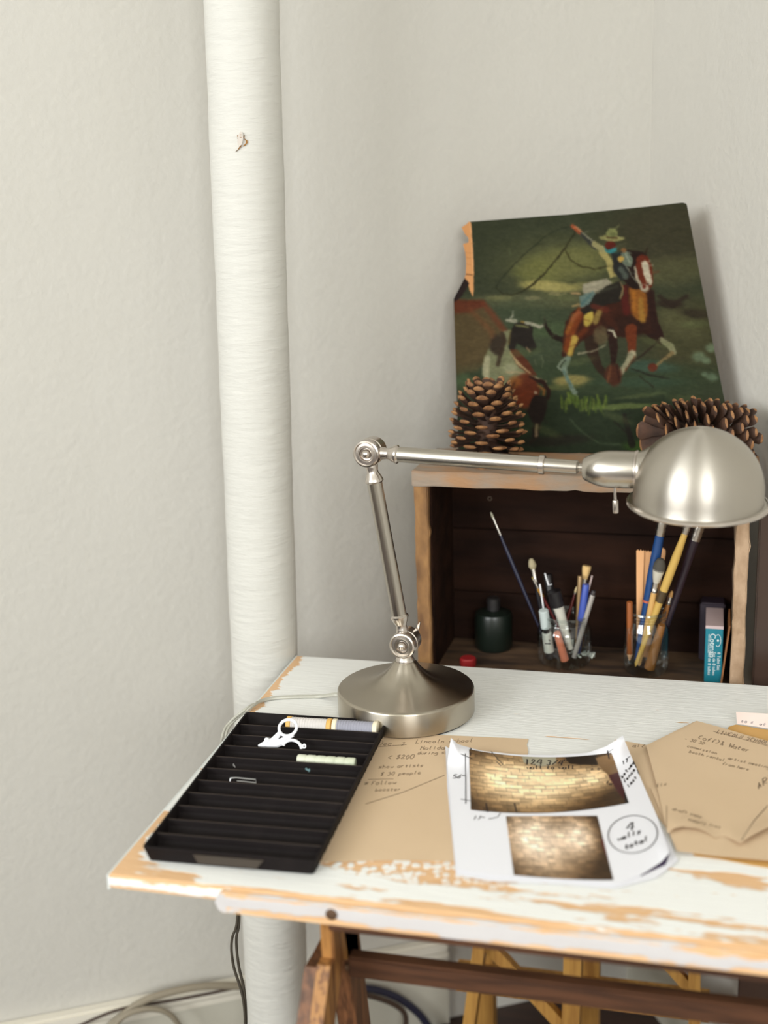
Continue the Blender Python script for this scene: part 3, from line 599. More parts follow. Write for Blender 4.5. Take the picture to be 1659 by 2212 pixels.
wx = (cv.fbm(21, 20, 20)-.5)*5+(cv.fbm(22, 5, 5)-.5)*2.5; wy = (cv.fbm(23, 20, 20)-.5)*4+(cv.fbm(24, 5, 5)-.5)*2.5
yy0, xx0 = np.mgrid[0:cv.h, 0:cv.w]; cv.a = cv.a[np.clip((yy0+wy).astype(int), 0, cv.h-1), np.clip((xx0+wx).astype(int), 0, cv.w-1)]
cv.a = (cv.a+np.roll(cv.a, 1, 0)+np.roll(cv.a, 1, 1)+np.roll(np.roll(cv.a, 1, 0), 1, 1))/4
gr_ = cv.a.mean(2, keepdims=True); cv.a = (gr_+(cv.a-gr_)*.98)*np.array([.79, .79, .70])
for _ in range(2): cv.a = (2*cv.a+np.roll(cv.a, 1, 0)+np.roll(cv.a, -1, 0)+np.roll(cv.a, 1, 1)+np.roll(cv.a, -1, 1))/6
cv.a *= (0.86+.28*cv.fbm(5, 6, 3))[..., None]; cv.a += (cv.fbm(9, 26, 8)-.5)[..., None]*.03
# torn bare wood and the dark broken edge at the left
tan = (186, 132, 84)
cv.poly([(990, 476), (1016, 476), (1020, 520), (1024, 590), (1022, 642), (1014, 625), (1010, 608), (1000, 600), (990, 600)], tan, 1, 1.2)
cv.stroke([(1016, 482), (1020, 530), (1022, 590)], 2, (216, 160, 112), .8); cv.stroke([(1003, 592), (1020, 594)], 2.5, (70, 44, 28), .9)
for y in (545, 556, 570): cv.stroke([(1003, y), (1018, y+2)], 1, (140, 92, 56), .7)
cv.poly([(1002, 598), (1014, 612), (996, 642), (984, 652), (976, 648)], (34, 24, 22), 1, 2)
m_paint = attr_mat('oil_paint', .6, bump=[(160, (1, 1, 1), .25, .002), (45, (1, 1, 2), .3, .003)], spec=.06)
m_boardedge = mat('painting_board_edge', RGB(176, 120, 74), .7)
PB = Vector((0, .768, zT1+.0015)); LEAN = .30; pn = Vector((0, -math.cos(LEAN), math.sin(LEAN)))
top = lambda x: np.interp(x, [1013, 1230, 1400, 1475, 1482], [479, 463, 446, 437.5, 440])
LB = [(478, 1013), (484, 1008), (491, 997), (505, 1004), (514, 1012), (524, 1012), (527, 1000), (545, 1005), (565, 1007), (590, 1006), (600, 1004), (646, 980), (800, 985), (1000, 991)]
Lx = lambda y: np.interp(y, [a for a, b in LB], [b for a, b in LB]); Rx = lambda y: np.interp(y, [437, 443, 600, 720, 850, 1000], [1480, 1484, 1513, 1536, 1562, 1594])
botY = 988.0
NX, NY = 330, 330; pts, cols = [], []
def paint_px(s, t):
    x = 1000+s*480
    for _ in range(4):
        y = top(x)+(botY-top(x))*t; x = Lx(y)*(1-s)+Rx(y)*s
    return x, y
PX = np.array([[paint_px(i/NX, j/NY) for i in range(NX+1)] for j in range(NY+1)])
zmin = 1e9
front = [at_pl(x, y, PB, pn) for x, y in PX.reshape(-1, 2)]
zsh = zT1+.0008-min(v.z for v in front)
for v in front: v.z = max(v.z, zT1+.0008)
n1_ = len(front); backv = [v-pn*.0055 for v in front]; dz = min(0, min(v.z for v in backv)-(zT1+.0005))
fs, mi = [], []
R_ = NX+1
for j in range(NY):
    for i in range(NX):
        a = j*R_+i; fs.append((a, a+R_, a+R_+1, a+1)); mi.append(0)
bi = {}
bv = []
def bidx(k):
    if k not in bi: bi[k] = n1_+len(bv); bv.append(backv[k])
    return bi[k]
ring = [i for i in range(R_)]+[j*R_+NX for j in range(1, NY+1)]+[NY*R_+i for i in range(NX-1, -1, -1)]+[j*R_ for j in range(NY-1, 0, -1)]
for a, b in zip(ring, ring[1:]+ring[:1]): fs.append((a, b, bidx(b), bidx(a))); mi.append(1)
fs.append(tuple(bidx(k) for k in ring)[::-1]); mi.append(1)
pic = thing('oil_painting', (front[NY*R_+NX//2].x, .79, zT1), 'torn oil painting of a rider with a lasso chasing a steer, leaning in the corner', 'painting')
po = obj('painted_board', (front+bv, fs, mi), [m_paint, m_boardedge], pic, smooth=None)
pcol = cv.sample(PX.reshape(-1, 2)[:, 0], PX.reshape(-1, 2)[:, 1]); set_paint(po, np.vstack([pcol, np.full((len(bv), 3), .2)]))
obj('back_batten', box(.25, .5, .7855, .797, zT1+.02, zT1+.035), m_boardedge, pic, smooth=False)

# ================================================================== PINE CONES
m_scale = mat('pine_scale_brown', RGB(80, 52, 35), .75, bump=[(200, (1, 1, 1), .3, .002)], var=(60, (1, 1, 1), RGB(50, 33, 24), .35, .7))
m_tip = mat('pine_scale_tip_tan', RGB(162, 118, 74), .7, bump=[(250, (1, 1, 1), .4, .002)], var=(90, (1, 1, 1), RGB(116, 76, 46), .35, .65))
def scale_mesh(L, w, t, curl, tipk, blunt=.3):
    """one woody scale along +x, thickening towards a keeled, lighter tip"""
    secs = [(0, .3, .3, 0), (.4, .55, .35, 0), (.72, .92, .55, curl*.35), (.86, 1.0, 1.0, curl*.75), (.95, .55+.4*blunt, .8, curl*.95), (1.0, blunt, .35, curl)]
    V, Fs, Mi = [], [], []
    for x, ww, tt, c in secs:
        for a in range(8):
            q = 2*math.pi*a/8; V.append(Vector((x*L, math.cos(q)*w/2*ww, c*L+math.sin(q)*t/2*tt-(abs(math.cos(q))**2)*0)))
    n = 8
    for i in range(len(secs)-1):
        for a in range(n): Fs.append((i*n+a, i*n+(a+1) % n, (i+1)*n+(a+1) % n, (i+1)*n+a)); Mi.append(1 if i >= tipk else 0)
    V.append(Vector((L*1.03, 0, curl*L+.0002))); k = len(V)-1
    for a in range(n): Fs.append(((len(secs)-1)*n+a, (len(secs)-1)*n+(a+1) % n, k)); Mi.append(1)
    return V, Fs, Mi
def pine_cone(name, a, b, n, prof, elev, Lf, wf, tf, label, tipk=3, seed=1, zmin=None, blunt=.3, curl=.12):
    """prof(t)=core radius along the axis a->b, elev(t)=how far scales lean towards the tip"""
    r = random.Random(seed); M = frame(a, b); L = (Vector(b)-Vector(a)).length; parts = []
    core = lathe([(max(.002, prof(t)*.9), t*L) for t in np.linspace(0, 1, 12)], 16)
    core = (core[0], core[1], [0]*len(core[1])); parts.append(core)
    for k in range(n):
        t = (k+.5)/n; ang = k*2.39996+r.uniform(-.08, .08)
        e = elev(t)+r.uniform(-.06, .06); s = scale_mesh(Lf(t)*r.uniform(.95, 1.05), wf(t)*r.uniform(.9, 1.1), tf(t), curl, tipk, blunt)
        Mm = Matrix.Rotation(ang, 4, 'Z') @ Matrix.Translation((prof(t)*.8, 0, t*L)) @ Matrix.Rotation(-e, 4, 'Y')
        parts.append(xf(s, Mm))
    vf = xf(join(*parts), M)
    if zmin is not None:
        for v in vf[0]: v.z = max(v.z, zmin)
    o = obj(name, vf, [m_scale, m_tip]); return tag(o, label, 'pine cone')
cb = at_y(1052, 972, .698); cb.z = zT1
ct = at_y(1054, 838, .70)
pine_cone('pine_cone', cb+Vector((0, 0, .006)), cb+Vector((.001, .004, (ct.z-zT1)*.92)), 124, lambda t: .015+.004*math.sin(t*math.pi)-.006*t, lambda t: -.45+1.35*t**1.25,
          lambda t: .031+.009*math.sin(t*math.pi) if t < .96 else .026, lambda t: .0235-.009*t, lambda t: .0062-.0008*t, 'upright open brown pine cone on the left end of the crate', seed=3, zmin=zT1+.0002, blunt=.18, tipk=3, curl=.10)
ca = at_y(1446, 905, .684); ce = at_y(1592, 912, .726); ca.z = zT1+.046; ce.z = zT1+.040
pine_cone('pine_cone', ca, ce, 132, lambda t: .021-.010*t, lambda t: -1.05+1.75*t,
          lambda t: .037-.003*t, lambda t: .023-.008*t, lambda t: .0042+.0020*t, 'pine cone lying on its side on the crate behind the lamp shade', tipk=4, seed=9, zmin=zT1+.0002, curl=.05, blunt=.55)

# ================================================================== LAMP
m_steel = mat('brushed_steel', RGB(190, 184, 174), .24, 1.0, aniso=.75)
m_dome = mat('brushed_steel_dome', RGB(196, 190, 180), .42, 1.0, aniso=.8, Anisotropic_Rotation=.25)
m_steelp = mat('satin_steel', RGB(206, 198, 190), .27, 1.0)
m_base = mat('brushed_steel_base', RGB(182, 174, 160), .28, 1.0, aniso=.75, Anisotropic_Rotation=.25, bump=[(8, (1, 1, 1), .04, .002)])
m_felt = mat('black_felt', RGB(20, 18, 18), .9)
BZ = .033
pl_ = at_z(730, 1480, BZ); pr_ = at_z(1026, 1482, BZ); BC = (pl_+pr_)/2; BR = (pr_-pl_).length/2*.995
BC = Vector((BC.x, BC.y-.002, TT))
LA = math.radians(-5); ld = Vector((math.cos(LA), math.sin(LA), 0)); lnrm = Vector((math.sin(LA), -math.cos(LA), 0))      # arm heading; knuckle faces point this way
def LP(px, py): return at_pl(px, py, BC, lnrm)
lamp = thing('desk_lamp', BC, 'brushed steel adjustable desk lamp with a dome shade, standing on the white table', 'lamp')
def lathe_part(name, prof, a, b, m, n=48, cap=True):
    """part with its own origin and axis so the brushing runs round it"""
    a = Vector(a); M = frame(a, b); V, Fs = lathe(prof, n, cap=cap)
    me = bpy.data.meshes.new(name); me.from_pydata([tuple(v) for v in V], [], Fs); me.materials.append(m)
    me.polygons.foreach_set('use_smooth', [True]*len(Fs)); me.update(); me.set_sharp_from_angle(angle=math.radians(38))
    o = bpy.data.objects.new(name, me); COL.objects.link(o); o.parent = lamp
    o.matrix_local = Matrix.Translation(-wloc(lamp)) @ M
    return o
up = Vector((0, 0, 1))
base = lathe_part('base', [(0, .0015), (BR-.002, .0015), (BR, .003), (BR, BZ-.003), (BR-.0006, BZ-.0015), (BR-.002, BZ-.0004), (BR-.004, BZ), (BR*.8, BZ+.0022), (BR*.6, BZ+.0058), (BR*.42, BZ+.0115), (BR*.3, BZ+.0185), (BR*.22, BZ+.026), (.0145, BZ+.032), (.0125, BZ+.034), (0, BZ+.034)], BC, BC+up, m_base, 96)
lathe_part('felt_pad', [(0, 0), (BR-.003, 0), (BR-.003, .0016), (0, .0016)], BC, BC+up, m_felt, 64)
k1 = LP(876, 1390); k1.x, k1.y = BC.x, BC.y; k2 = LP(797, 977)
nb = BC+up*(BZ+.033)
h1 = k1.z-nb.z
lathe_part('stem', [(0, 0), (.0115, 0), (.0118, .0025), (.0105, .005), (.0078, .009), (.0068, .013), (.0078, h1-.012), (.009, h1-.008), (.0085, h1-.004)], nb, nb+up, m_steelp, 40)
KR = .0165
def knuckle(c, name):
    """round joint: two domed discs with concentric rings, facing the viewer"""
    a = c+lnrm*.0; M = [(0, -.020), (KR*.8, -.020), (KR*.97, -.0185), (KR, -.009), (KR, -.002), (KR*.94, -.0012), (KR*.94, .0006), (KR, .0014), (KR, .0085), (KR*.96, .011), (KR*.86, .0118), (KR*.78, .0105), (KR*.62, .0108), (KR*.56, .0122), (KR*.48, .0122), (KR*.44, .009), (KR*.36, .0088), (KR*.33, .0115), (KR*.26, .0138), (KR*.14, .0152), (0, .0156)]
    return lathe_part(name, M, a, a+lnrm, m_steelp, 48)
knuckle(k1, 'knuckle'); knuckle(k2, 'knuckle')
# wing nut behind the lower knuckle
wn0 = k1-lnrm*.019
obj('wing_nut', join(lathe([(.006, 0), (.0055, .005), (.003, .007)], 16, wn0, wn0-lnrm), prism([wn0-lnrm*.002+ld*.004, wn0-lnrm*.002+ld*.010+up*.017, wn0-lnrm*.002+ld*.014+up*.022, wn0-lnrm*.002+ld*.012+up*.012, wn0-lnrm*.002+ld*.008], -lnrm*.003)), m_steelp, lamp)
def arm(c0, c1, r, name):
    d = (c1-c0).normalized(); L = (c1-c0).length
    e = .0155
    end = [(.0066, e-.003), (.0078, e), (.0072, e+.004), (.0066, e+.007), (.0072, e+.010), (.0092, e+.0135), (r*1.12, e+.0165), (r*1.22, e+.0185), (r*1.22, e+.0200), (r*1.06, e+.0215), (r, e+.022)]
    lathe_part('collar', end, c0, c0+d, m_steelp, 40)
    return d, L, e+.022
r1 = .0092
d1, L1, e1 = arm(k1, k2, r1, 'lower')
arm(k2, k1, r1, 'lower')
lathe_part('lower_arm', [(r1, e1-.001), (r1, L1-e1+.001)], k1, k1+d1, m_steel, 48)
s0 = LP(1258, 1010); r2 = .0092
d2, L2, e2 = arm(k2, s0, r2, 'upper')
c1_ = LP(1166, 1003); c2_ = LP(1176, 1004); LA1 = (c1_-k2).length
lathe_part('upper_arm', [(r2, e2-.001), (r2, LA1), (0, LA1)], k2, k2+d2, m_steel, 48)
lathe_part('slide_ring', [(r2+.0002, LA1-.001), (r2+.0018, LA1), (r2+.0018, LA1+.0052), (r2+.0004, LA1+.006), (r2-.002, LA1+.006)], k2, k2+d2, m_steelp, 40)
LA2 = (LP(1247, 1009)-k2).length
lathe_part('inner_tube', [(r2-.0014, LA1), (r2-.0014, LA2), (r2-.003, LA2+.001), (r2-.003, LA2+.0015), (.0045, LA2+.002), (.0045, L2+.004)], k2, k2+d2, m_steel, 40)
# socket, whose axis runs nearly level into the shade
s1 = LP(1260, 1012); s2 = LP(1374, 1015); sd = (s2-s1).normalized(); SL = (s2-s1).length; PXM = (LP(1300, 1060)-LP(1300, 960)).length/100
lathe_part('socket', [(.006, 0), (22*PXM, .0004), (25*PXM, .0022), (30*PXM, .008), (35*PXM, .015), (38*PXM, .022), (39.5*PXM, .03), (39.5*PXM, SL-.001), (.004, SL)], s1, s1+sd, m_steel, 64)
lathe_part('socket_ring', [(38*PXM, SL-.001), (41.5*PXM, SL-.0005), (41.5*PXM, SL+.0015), (38*PXM, SL+.003)], s1, s1+sd, m_steelp, 64, cap=False)
RC = LP(1507, 1087); RS = 134*PXM*.985; tilt = -lnrm*math.sin(math.radians(-4))+up*math.cos(math.radians(4)); tilt = (tilt+ld*.02).normalized()
prof = [(RS*1.075, -.0015), (RS*1.085, 0), (RS*1.075, .0016), (RS*1.045, .0022), (RS*1.01, .003), (RS, .006), (RS, .014)]
hz = .016
for a in np.linspace(4, 90, 26): prof.append((RS*math.cos(math.radians(a)), hz+RS*math.sin(math.radians(a))*.985))
inner = [(max(0, r-.0012), h-.0008) for r, h in prof[::-1] if h > .004]+[(RS*1.06, -.0012)]
shade = lathe_part('shade', prof+inner+[prof[0]], RC, RC+tilt, m_dome, 96, cap=False)
# throat where the socket flares into the dome
tc0 = s1+sd*(SL+.002)
throat = [(39*PXM, 0), (39.5*PXM, .002), (44*PXM, .007), (52*PXM, .014), (61*PXM, .022), (70*PXM, .030), (77*PXM, .038)]
lathe_part('shade_throat', throat, tc0, tc0+sd, m_steel, 72, cap=False)
# lip and switch
lathe_part('shade_lip', [(RS*1.06, -.0022), (RS*1.095, -.001), (RS*1.105, .0006), (RS*1.09, .0022), (RS*1.06, .003)], RC, RC+tilt, m_steelp, 96, cap=False)
sw0 = LP(1328, 1050); sw1 = LP(1330, 1108); sdv = (sw1-sw0).normalized(); SWL = (sw1-sw0).length
lathe_part('switch', [(.0016, -.004), (.0016, SWL*.5), (.0030, SWL*.53), (.0033, SWL*.56), (.0033, SWL*.97), (.0028, SWL), (0, SWL)], sw0, sw1, m_steelp, 20)
bulb = RC+tilt*.045
m_bulb = mat('frosted_bulb', RGB(230, 228, 220), .4)
lathe_part('bulb', [(0, -.035), (.012, -.033), (.022, -.024), (.026, -.01), (.023, .004), (.013, .018), (.012, .03)], RC+tilt*.04, RC+tilt, m_bulb, 24)
# power cord
m_cord = mat('clear_grey_cord', RGB(178, 176, 164), .35); m_cordd = mat('dark_grey_cord', RGB(72, 66, 56), .5)
cz = .0022
pA = at_z(722, 1500, cz+.008); cordp = [pA+Vector((.01, 0, 0)), pA, at_z(690, 1504, cz), at_z(640, 1505, cz), at_z(590, 1508, cz), at_z(562, 1515, cz+.001)]
ed = at_z(530, 1535, .003); cordp += [at_z(535, 1531, .004)]
e3 = at_y(500, 1560, cordp[-1].y-.005); e4 = at_y(484, 1590, cordp[-1].y-.02); e5 = at_y(482, 1650, cordp[-1].y-.02)
cordp += [e3, e4, e5]
yy = .33
for p in [(498, 1800), (513, 1975), (507, 2030), (512, 2085), (524, 2140), (528, 2200), (530, 2300)]: cordp.append(at_y(*p, yy))
cordp[-1].z = max(cordp[-1].z, .01)
last = cordp[-1].copy(); cordp.append(Vector((last.x+.01, last.y+.03, max(.004, last.z-.15))))
cp = spline(cordp, 8)
offs = Vector((.0012, .0012, 0)); cut = 8*9
side2 = lambda i: (Vector((0, .0018, 0)) if i < 44 else Vector((.0018, .0010, 0)))
t1 = tube([p+side2(i) for i, p in enumerate(cp)], .0018, 8); t2 = tube([p-side2(i)+(Vector((.003*math.sin(i*.17), 0, 0)) if i > 84 else Vector((0, 0, 0))) for i, p in enumerate(cp)], .0018, 8)
Mi = []
for t in (t1, t2): Mi += [1 if (k//8) > 76 else 0 for k in range(len(t[1]))]
jj = join(t1, t2); obj('power_cord', (jj[0], jj[1], Mi), [m_cord, m_cordd], lamp, label='grey twin power cord hanging over the table edge')

# ================================================================== BLACK TRAY
m_tray = mat('black_plastic_tray', RGB(23, 18, 18), .7, bump=[(40, (1, 1, 1), .15, .002)], var=(18, (1, 1, 1), RGB(34, 28, 27), .55, .8), spec=.15)
m_div = mat('dusty_black_plastic', RGB(84, 72, 62), .7, spec=.25)
TRZ = .0175
tBL, tBR, tFR, tFL = at_z(533, 1537, TRZ), at_z(836, 1556, TRZ), at_z(683, 1862, TRZ), at_z(306, 1828, TRZ)
tc_ = (tBL+tBR+tFR+tFL)/4; vy = ((tBL-tFL)+(tBR-tFR)).normalized(); vx = Vector((vy.y, -vy.x, 0))
tw = ((tBR-tBL).dot(vx)+(tFR-tFL).dot(vx))/2; tl = ((tBL-tFL).dot(vy)+(tBR-tFR).dot(vy))/2
TM = Matrix.Translation(Vector((tc_.x, tc_.y, TT))-vx*tw/2-vy*tl/2) @ Matrix((vx, vy, Vector((0, 0, 1)))).transposed().to_4x4()
def T_(x, y, z): return TM @ Vector((x, y, z))
NC = 11; bx0 = .004; bev = .005
tray = thing('divided_tray', T_(tw/2, tl/2, 0), 'long black plastic tray divided into eleven slots, at the table\'s left edge', 'tray')
def tray_frame():
    """sloping outer walls with a rim; inside walls; slotted floor"""
    def loop(ins, z, r=.004):
        c = []
        for cx, cy, a0 in ((tw-ins-r, tl-ins-r, 0), (ins+r, tl-ins-r, 90), (ins+r, ins+r, 180), (tw-ins-r, ins+r, 270)):
            for k in range(5):
                a = math.radians(a0+k*22.5); c.append((cx+r*math.cos(a), cy+r*math.sin(a), z))
        return c
    Ls = [loop(.006, .0), loop(.004, .001), loop(.0008, TRZ-.004), loop(0, TRZ-.001), loop(.0003, TRZ), loop(.0022, TRZ), loop(.0026, TRZ-.001), loop(.0045, .003)]
    V = [T_(*p) for L in Ls for p in L]; n = len(Ls[0]); Fs = []
    for i in range(len(Ls)-1):
        for k in range(n): Fs.append((i*n+k, i*n+(k+1) % n, (i+1)*n+(k+1) % n, (i+1)*n+k))
    Fs.append(tuple(range(n))[::-1]); return V, Fs
obj('tray_shell', tray_frame(), m_tray, tray)
pitch = (tl-.0052)/NC; dv = []
for k in range(NC):                      # rounded slot floors
    y0 = .0026+k*pitch; seg = 10; V, Fs = [], []
    for i in range(seg+1):
        a = math.pi*i/seg; yy_ = y0+pitch/2-math.cos(a)*(pitch/2-.0006); zz = .0115-math.sin(a)*.0095
        for x in (.003, tw-.003): V.append(T_(x, yy_, zz))
    for i in range(seg): Fs.append((2*i, 2*i+1, 2*i+3, 2*i+2))
    dv.append((V, Fs))
obj('slot_floor', join(*dv), m_tray, tray)
for k in range(1, NC):
    y = .0026+k*pitch
    pr = [(y-.0016, .002), (y+.0016, .002), (y+.0009, TRZ-.003), (y+.0004, TRZ-.002), (y-.0004, TRZ-.002), (y-.0009, TRZ-.003)]
    pv = prism([T_(.003, a, b) for a, b in pr], vx*(tw-.006))
    obj('divider', (pv[0], pv[1], [1 if i == 5 else 0 for i in range(len(pv[1]))]), [m_tray, m_div], tray, smooth=False)
m_tray2 = mat('worn_grey_black_plastic', RGB(62, 54, 46), .5, spec=.4)
f0, f1 = tw*.30, tw*.66
obj('finger_notch', prism([T_(f0, -.0006, .014), T_(f1+.008, -.0006, .014), T_(f1, .0008, .004), T_(f0+.004, .0008, .004)], vy*.003), m_tray2, tray, smooth=False, label='scuffed grey finger notch in the front wall')
# ---- what lies in the tray
m_thr1 = mat('pale_grey_thread', RGB(214, 208, 204), .8, bump=[(900, (1, 1, 1), .4, .001)]); m_thr2 = mat('slate_thread', RGB(150, 150, 162), .8)
m_sp1 = mat('yellow_spool_end', RGB(224, 178, 98), .5); m_sp2 = mat('cream_spool_end', RGB(232, 222, 196), .5); m_ink = mat('black_ink', RGB(32, 28, 30), .6)
ySp = .0026+10.45*pitch
def spool(pa, pb, mt, me1, me2, name_label):
    xa = (TM.inverted() @ at_z(*pa, .014)).x; xb = (TM.inverted() @ at_z(*pb, .014)).x
    a, b = T_(xa, ySp, .0135), T_(xb, ySp, .0135); L = (b-a).length; R = .0096
    sp = thing('thread_spool', T_((xa+xb)/2, ySp, .003), name_label, 'thread spool', 'thread spools in the back slot of the tray')
    pf = [(R*.88, .006)]+[(R*(.90+.03*math.sin(i*2.1)), .006+(L-.012)*i/40) for i in range(41)]+[(R*.88, L-.006)]
    obj('thread', lathe(pf, 24, a, b), mt, sp)
    obj('spool_end', lathe([(0, 0), (R*.8, 0), (R, .0008), (R, .0052), (R*.9, .006), (0, .006)], 24, a, b), me1, sp)
    obj('spool_end', lathe([(0, L-.006), (R*.9, L-.006), (R, L-.0052), (R, L-.0008), (R*.8, L), (0, L)], 24, a, b), me2, sp)
spool((622, 1560), (718, 1568), m_thr1, m_sp1, m_sp1, 'spool of pale grey thread with yellow ends in the tray')
spool((719, 1568), (816, 1577), m_thr2, m_sp2, m_sp2, 'spool of slate-blue thread with cream ends beside the lamp base')
# folding scissors
m_wht = mat('white_enamel', RGB(240, 240, 244), .25)
pS = T_(0, .0026+8.4*pitch, .010); nS = (vy*-1+Vector((0, 0, .45))).normalized()
def SP(px, py): return at_pl(px, py, pS, nS)
scis = thing('folding_scissors', SP(610, 1612), 'small white folding scissors standing in a slot of the black tray', 'scissors')
def ellpts(cx, cy, rx, ry, ang, a0=0, a1=360, n=28):
    t = math.radians(ang); out = []
    for q in np.linspace(math.radians(a0), math.radians(a1), n):
        x, y = rx*math.cos(q), ry*math.sin(q); out.append(SP(cx+x*math.cos(t)-y*math.sin(t), cy+x*math.sin(t)+y*math.cos(t)))
    return out
obj('handle', join(tube(ellpts(622, 1572, 19.5, 17, -28)[:-1], .0018, 8, closed=True, flat=1.0), tube([SP(605, 1583), SP(590, 1600), SP(572, 1608), SP(558, 1611)], [.0028, .0040, .0040, .0012], 8), tube([SP(634, 1588), SP(612, 1598), SP(588, 1607)], [.0018, .0030, .0020], 8)), m_wht, scis)
obj('handle', join(tube(ellpts(631, 1616, 20, 17, 12, 185, 352, 20), .0018, 8), tube([SP(576, 1609), SP(600, 1607), SP(616, 1603)], [.0032, .0042, .0022], 8), tube(ellpts(657, 1612, 3, 4, 0)[:-1], .0009, 6, closed=True)), m_wht, scis)
obj('pivot', lathe([(.003, -.003), (.003, .004), (.002, .0048)], 16, SP(578, 1599), SP(578, 1599)+nS), m_wht, scis)
obj('blade', prism([SP(583, 1608), SP(612, 1598), SP(628, 1592), SP(600, 1602)], nS*.001), mat('dark_steel_blade', RGB(70, 68, 74), .3, .8), scis, smooth=False)
# ivory needle case, pin, clips
yN = .0026+7.5*pitch
xa = (TM.inverted() @ at_z(642, 1641, .011)).x; xb = (TM.inverted() @ at_z(766, 1654, .011)).x
A_, B_ = T_(xa, yN, .0108), T_(xb, yN, .0108); LN = (B_-A_).length
m_iv = mat('ivory_plastic', RGB(214, 216, 196), .45, var=(40, (1, 1, 1), RGB(188, 196, 170), .4, .6))
pf = [(0, 0), (.0052, .0004)]
for i in range(6): pf += [(.0062, LN*(i/6)+.002), (.0062, LN*((i+1)/6)-.002), (.0055, LN*((i+1)/6)-.0006)]
pf += [(0, LN)]
tag(obj('needle_case', lathe(pf, 18, A_, B_), m_iv), 'segmented ivory-coloured tube lying in a middle slot of the black tray', 'needle case')
m_sil = mat('silver_wire', RGB(200, 200, 200), .3, 1.0)
yC = .0026+5.5*pitch
q = [(497, 1688), (498, 1681), (510, 1680), (552, 1684), (553, 1691), (512, 1687)]
tag(obj('safety_pin', tube([at_pl(a, b, T_(0, yC, .012), nS) for a, b in q], .0006, 6), m_sil), 'silver safety pin lying in a slot of the black tray', 'safety pin')
yC2 = .0026+6.5*pitch
tag(obj('sewing_pin', tube([at_pl(a, b, T_(0, yC2, .012), nS) for a, b in ((505, 1655), (504, 1650), (508, 1658))], .0005, 6), m_sil), 'tiny pin at the left of the black tray', 'pin')
tag(obj('plastic_scrap', join(tube([at_pl(a, b, T_(0, yC2, .010), nS) for a, b in ((660, 1660), (669, 1666))], .0012, 6), tube([at_pl(a, b, T_(0, yC2, .011), nS) for a, b in ((668, 1660), (669, 1666))], .0007, 6)), mat('teal_glass', RGB(84, 118, 122), .3)), 'small teal scrap in the slot below the ivory tube', 'scrap')

# ================================================================== PAPERS
class Sheet:
    """a sheet of paper given by its four edges as seen from the photographer's seat and its height above the table"""
    def __init__(s, top, bottom, left, right, zf, nu=24, nv=24):
        f = lambda P: (lambda t: (np.interp(t, np.linspace(0, 1, len(P)), [p[0] for p in P]), np.interp(t, np.linspace(0, 1, len(P)), [p[1] for p in P])))
        s.t, s.b, s.l, s.r, s.zf, s.nu, s.nv = f(top), f(bottom), f(left), f(right), zf, nu, nv
        s.c = [top[0], top[-1], bottom[0], bottom[-1]]
    def px(s, u, v):
        o = []
        for k in (0, 1):
            c = s.c; o.append((1-v)*s.t(u)[k]+v*s.b(u)[k]+(1-u)*s.l(v)[k]+u*s.r(v)[k]-((1-u)*(1-v)*c[0][k]+u*(1-v)*c[1][k]+(1-u)*v*c[2][k]+u*v*c[3][k]))
        return o
    def pos(s, u, v): x, y = s.px(u, v); return at_z(float(x), float(y), s.zf(u, v))
    def inv(s, x, y):
        if not hasattr(s, 'tab'): s.tab = [(u, v, *map(float, s.px(u, v))) for u in np.linspace(0, 1, 31) for v in np.linspace(0, 1, 31)]; s.arr = np.array(s.tab)
        k = int(np.argmin((s.arr[:, 2]-x)**2+(s.arr[:, 3]-y)**2)); u, v = s.arr[k, 0], s.arr[k, 1]; best = (1e9, u, v)
        for _ in range(8):
            a = s.px(u, v); r = math.hypot(x-a[0], y-a[1])
            if r < best[0]: best = (r, u, v)
            if r < .05: break
            e = .02; u0, u1_ = max(0, u-e), min(1, u+e); v0, v1_ = max(0, v-e), min(1, v+e)
            b0, b1, c0_, c1_ = s.px(u0, v), s.px(u1_, v), s.px(u, v0), s.px(u, v1_)
            J = ((b1[0]-b0[0])/(u1_-u0), (c1_[0]-c0_[0])/(v1_-v0), (b1[1]-b0[1])/(u1_-u0), (c1_[1]-c0_[1])/(v1_-v0)); D = J[0]*J[3]-J[1]*J[2] or 1e-9
            dx, dy = x-a[0], y-a[1]; du = (J[3]*dx-J[1]*dy)/D; dv_ = (-J[2]*dx+J[0]*dy)/D; m = max(abs(du), abs(dv_), .06)/.06
            u = min(1, max(0, u+du/m)); v = min(1, max(0, v+dv_/m))
        return best[1], best[2]
    def on(s, x, y, off=.0004):
        u, v = s.inv(x, y); e = .02; a = s.pos(u, v); du = s.pos(min(1, u+e), v)-s.pos(max(0, u-e), v); dvv = s.pos(u, min(1, v+e))-s.pos(u, max(0, v-e)); n = du.cross(dvv).normalized()
        if n.z < 0: n = -n
        return a+n*off, n
    def mesh(s, th=.00022):
        V, Fs = [], []; R = s.nu+1
        for j in range(s.nv+1):
            for i in range(R): V.append(s.pos(i/s.nu, j/s.nv))
        n = len(V); V += [v-Vector((0, 0, th)) for v in V]
        for j in range(s.nv):
            for i in range(s.nu):
                a = j*R+i; Fs.append((a, a+R, a+R+1, a+1)); Fs.append((n+a, n+a+1, n+a+R+1, n+a+R))
        ring = [i for i in range(R)]+[j*R+s.nu for j in range(1, s.nv+1)]+[s.nv*R+i for i in range(s.nu-1, -1, -1)]+[j*R for j in range(s.nv-1, 0, -1)]
        for a, b in zip(ring, ring[1:]+ring[:1]): Fs.append((a, b, n+b, n+a))
        return V, Fs
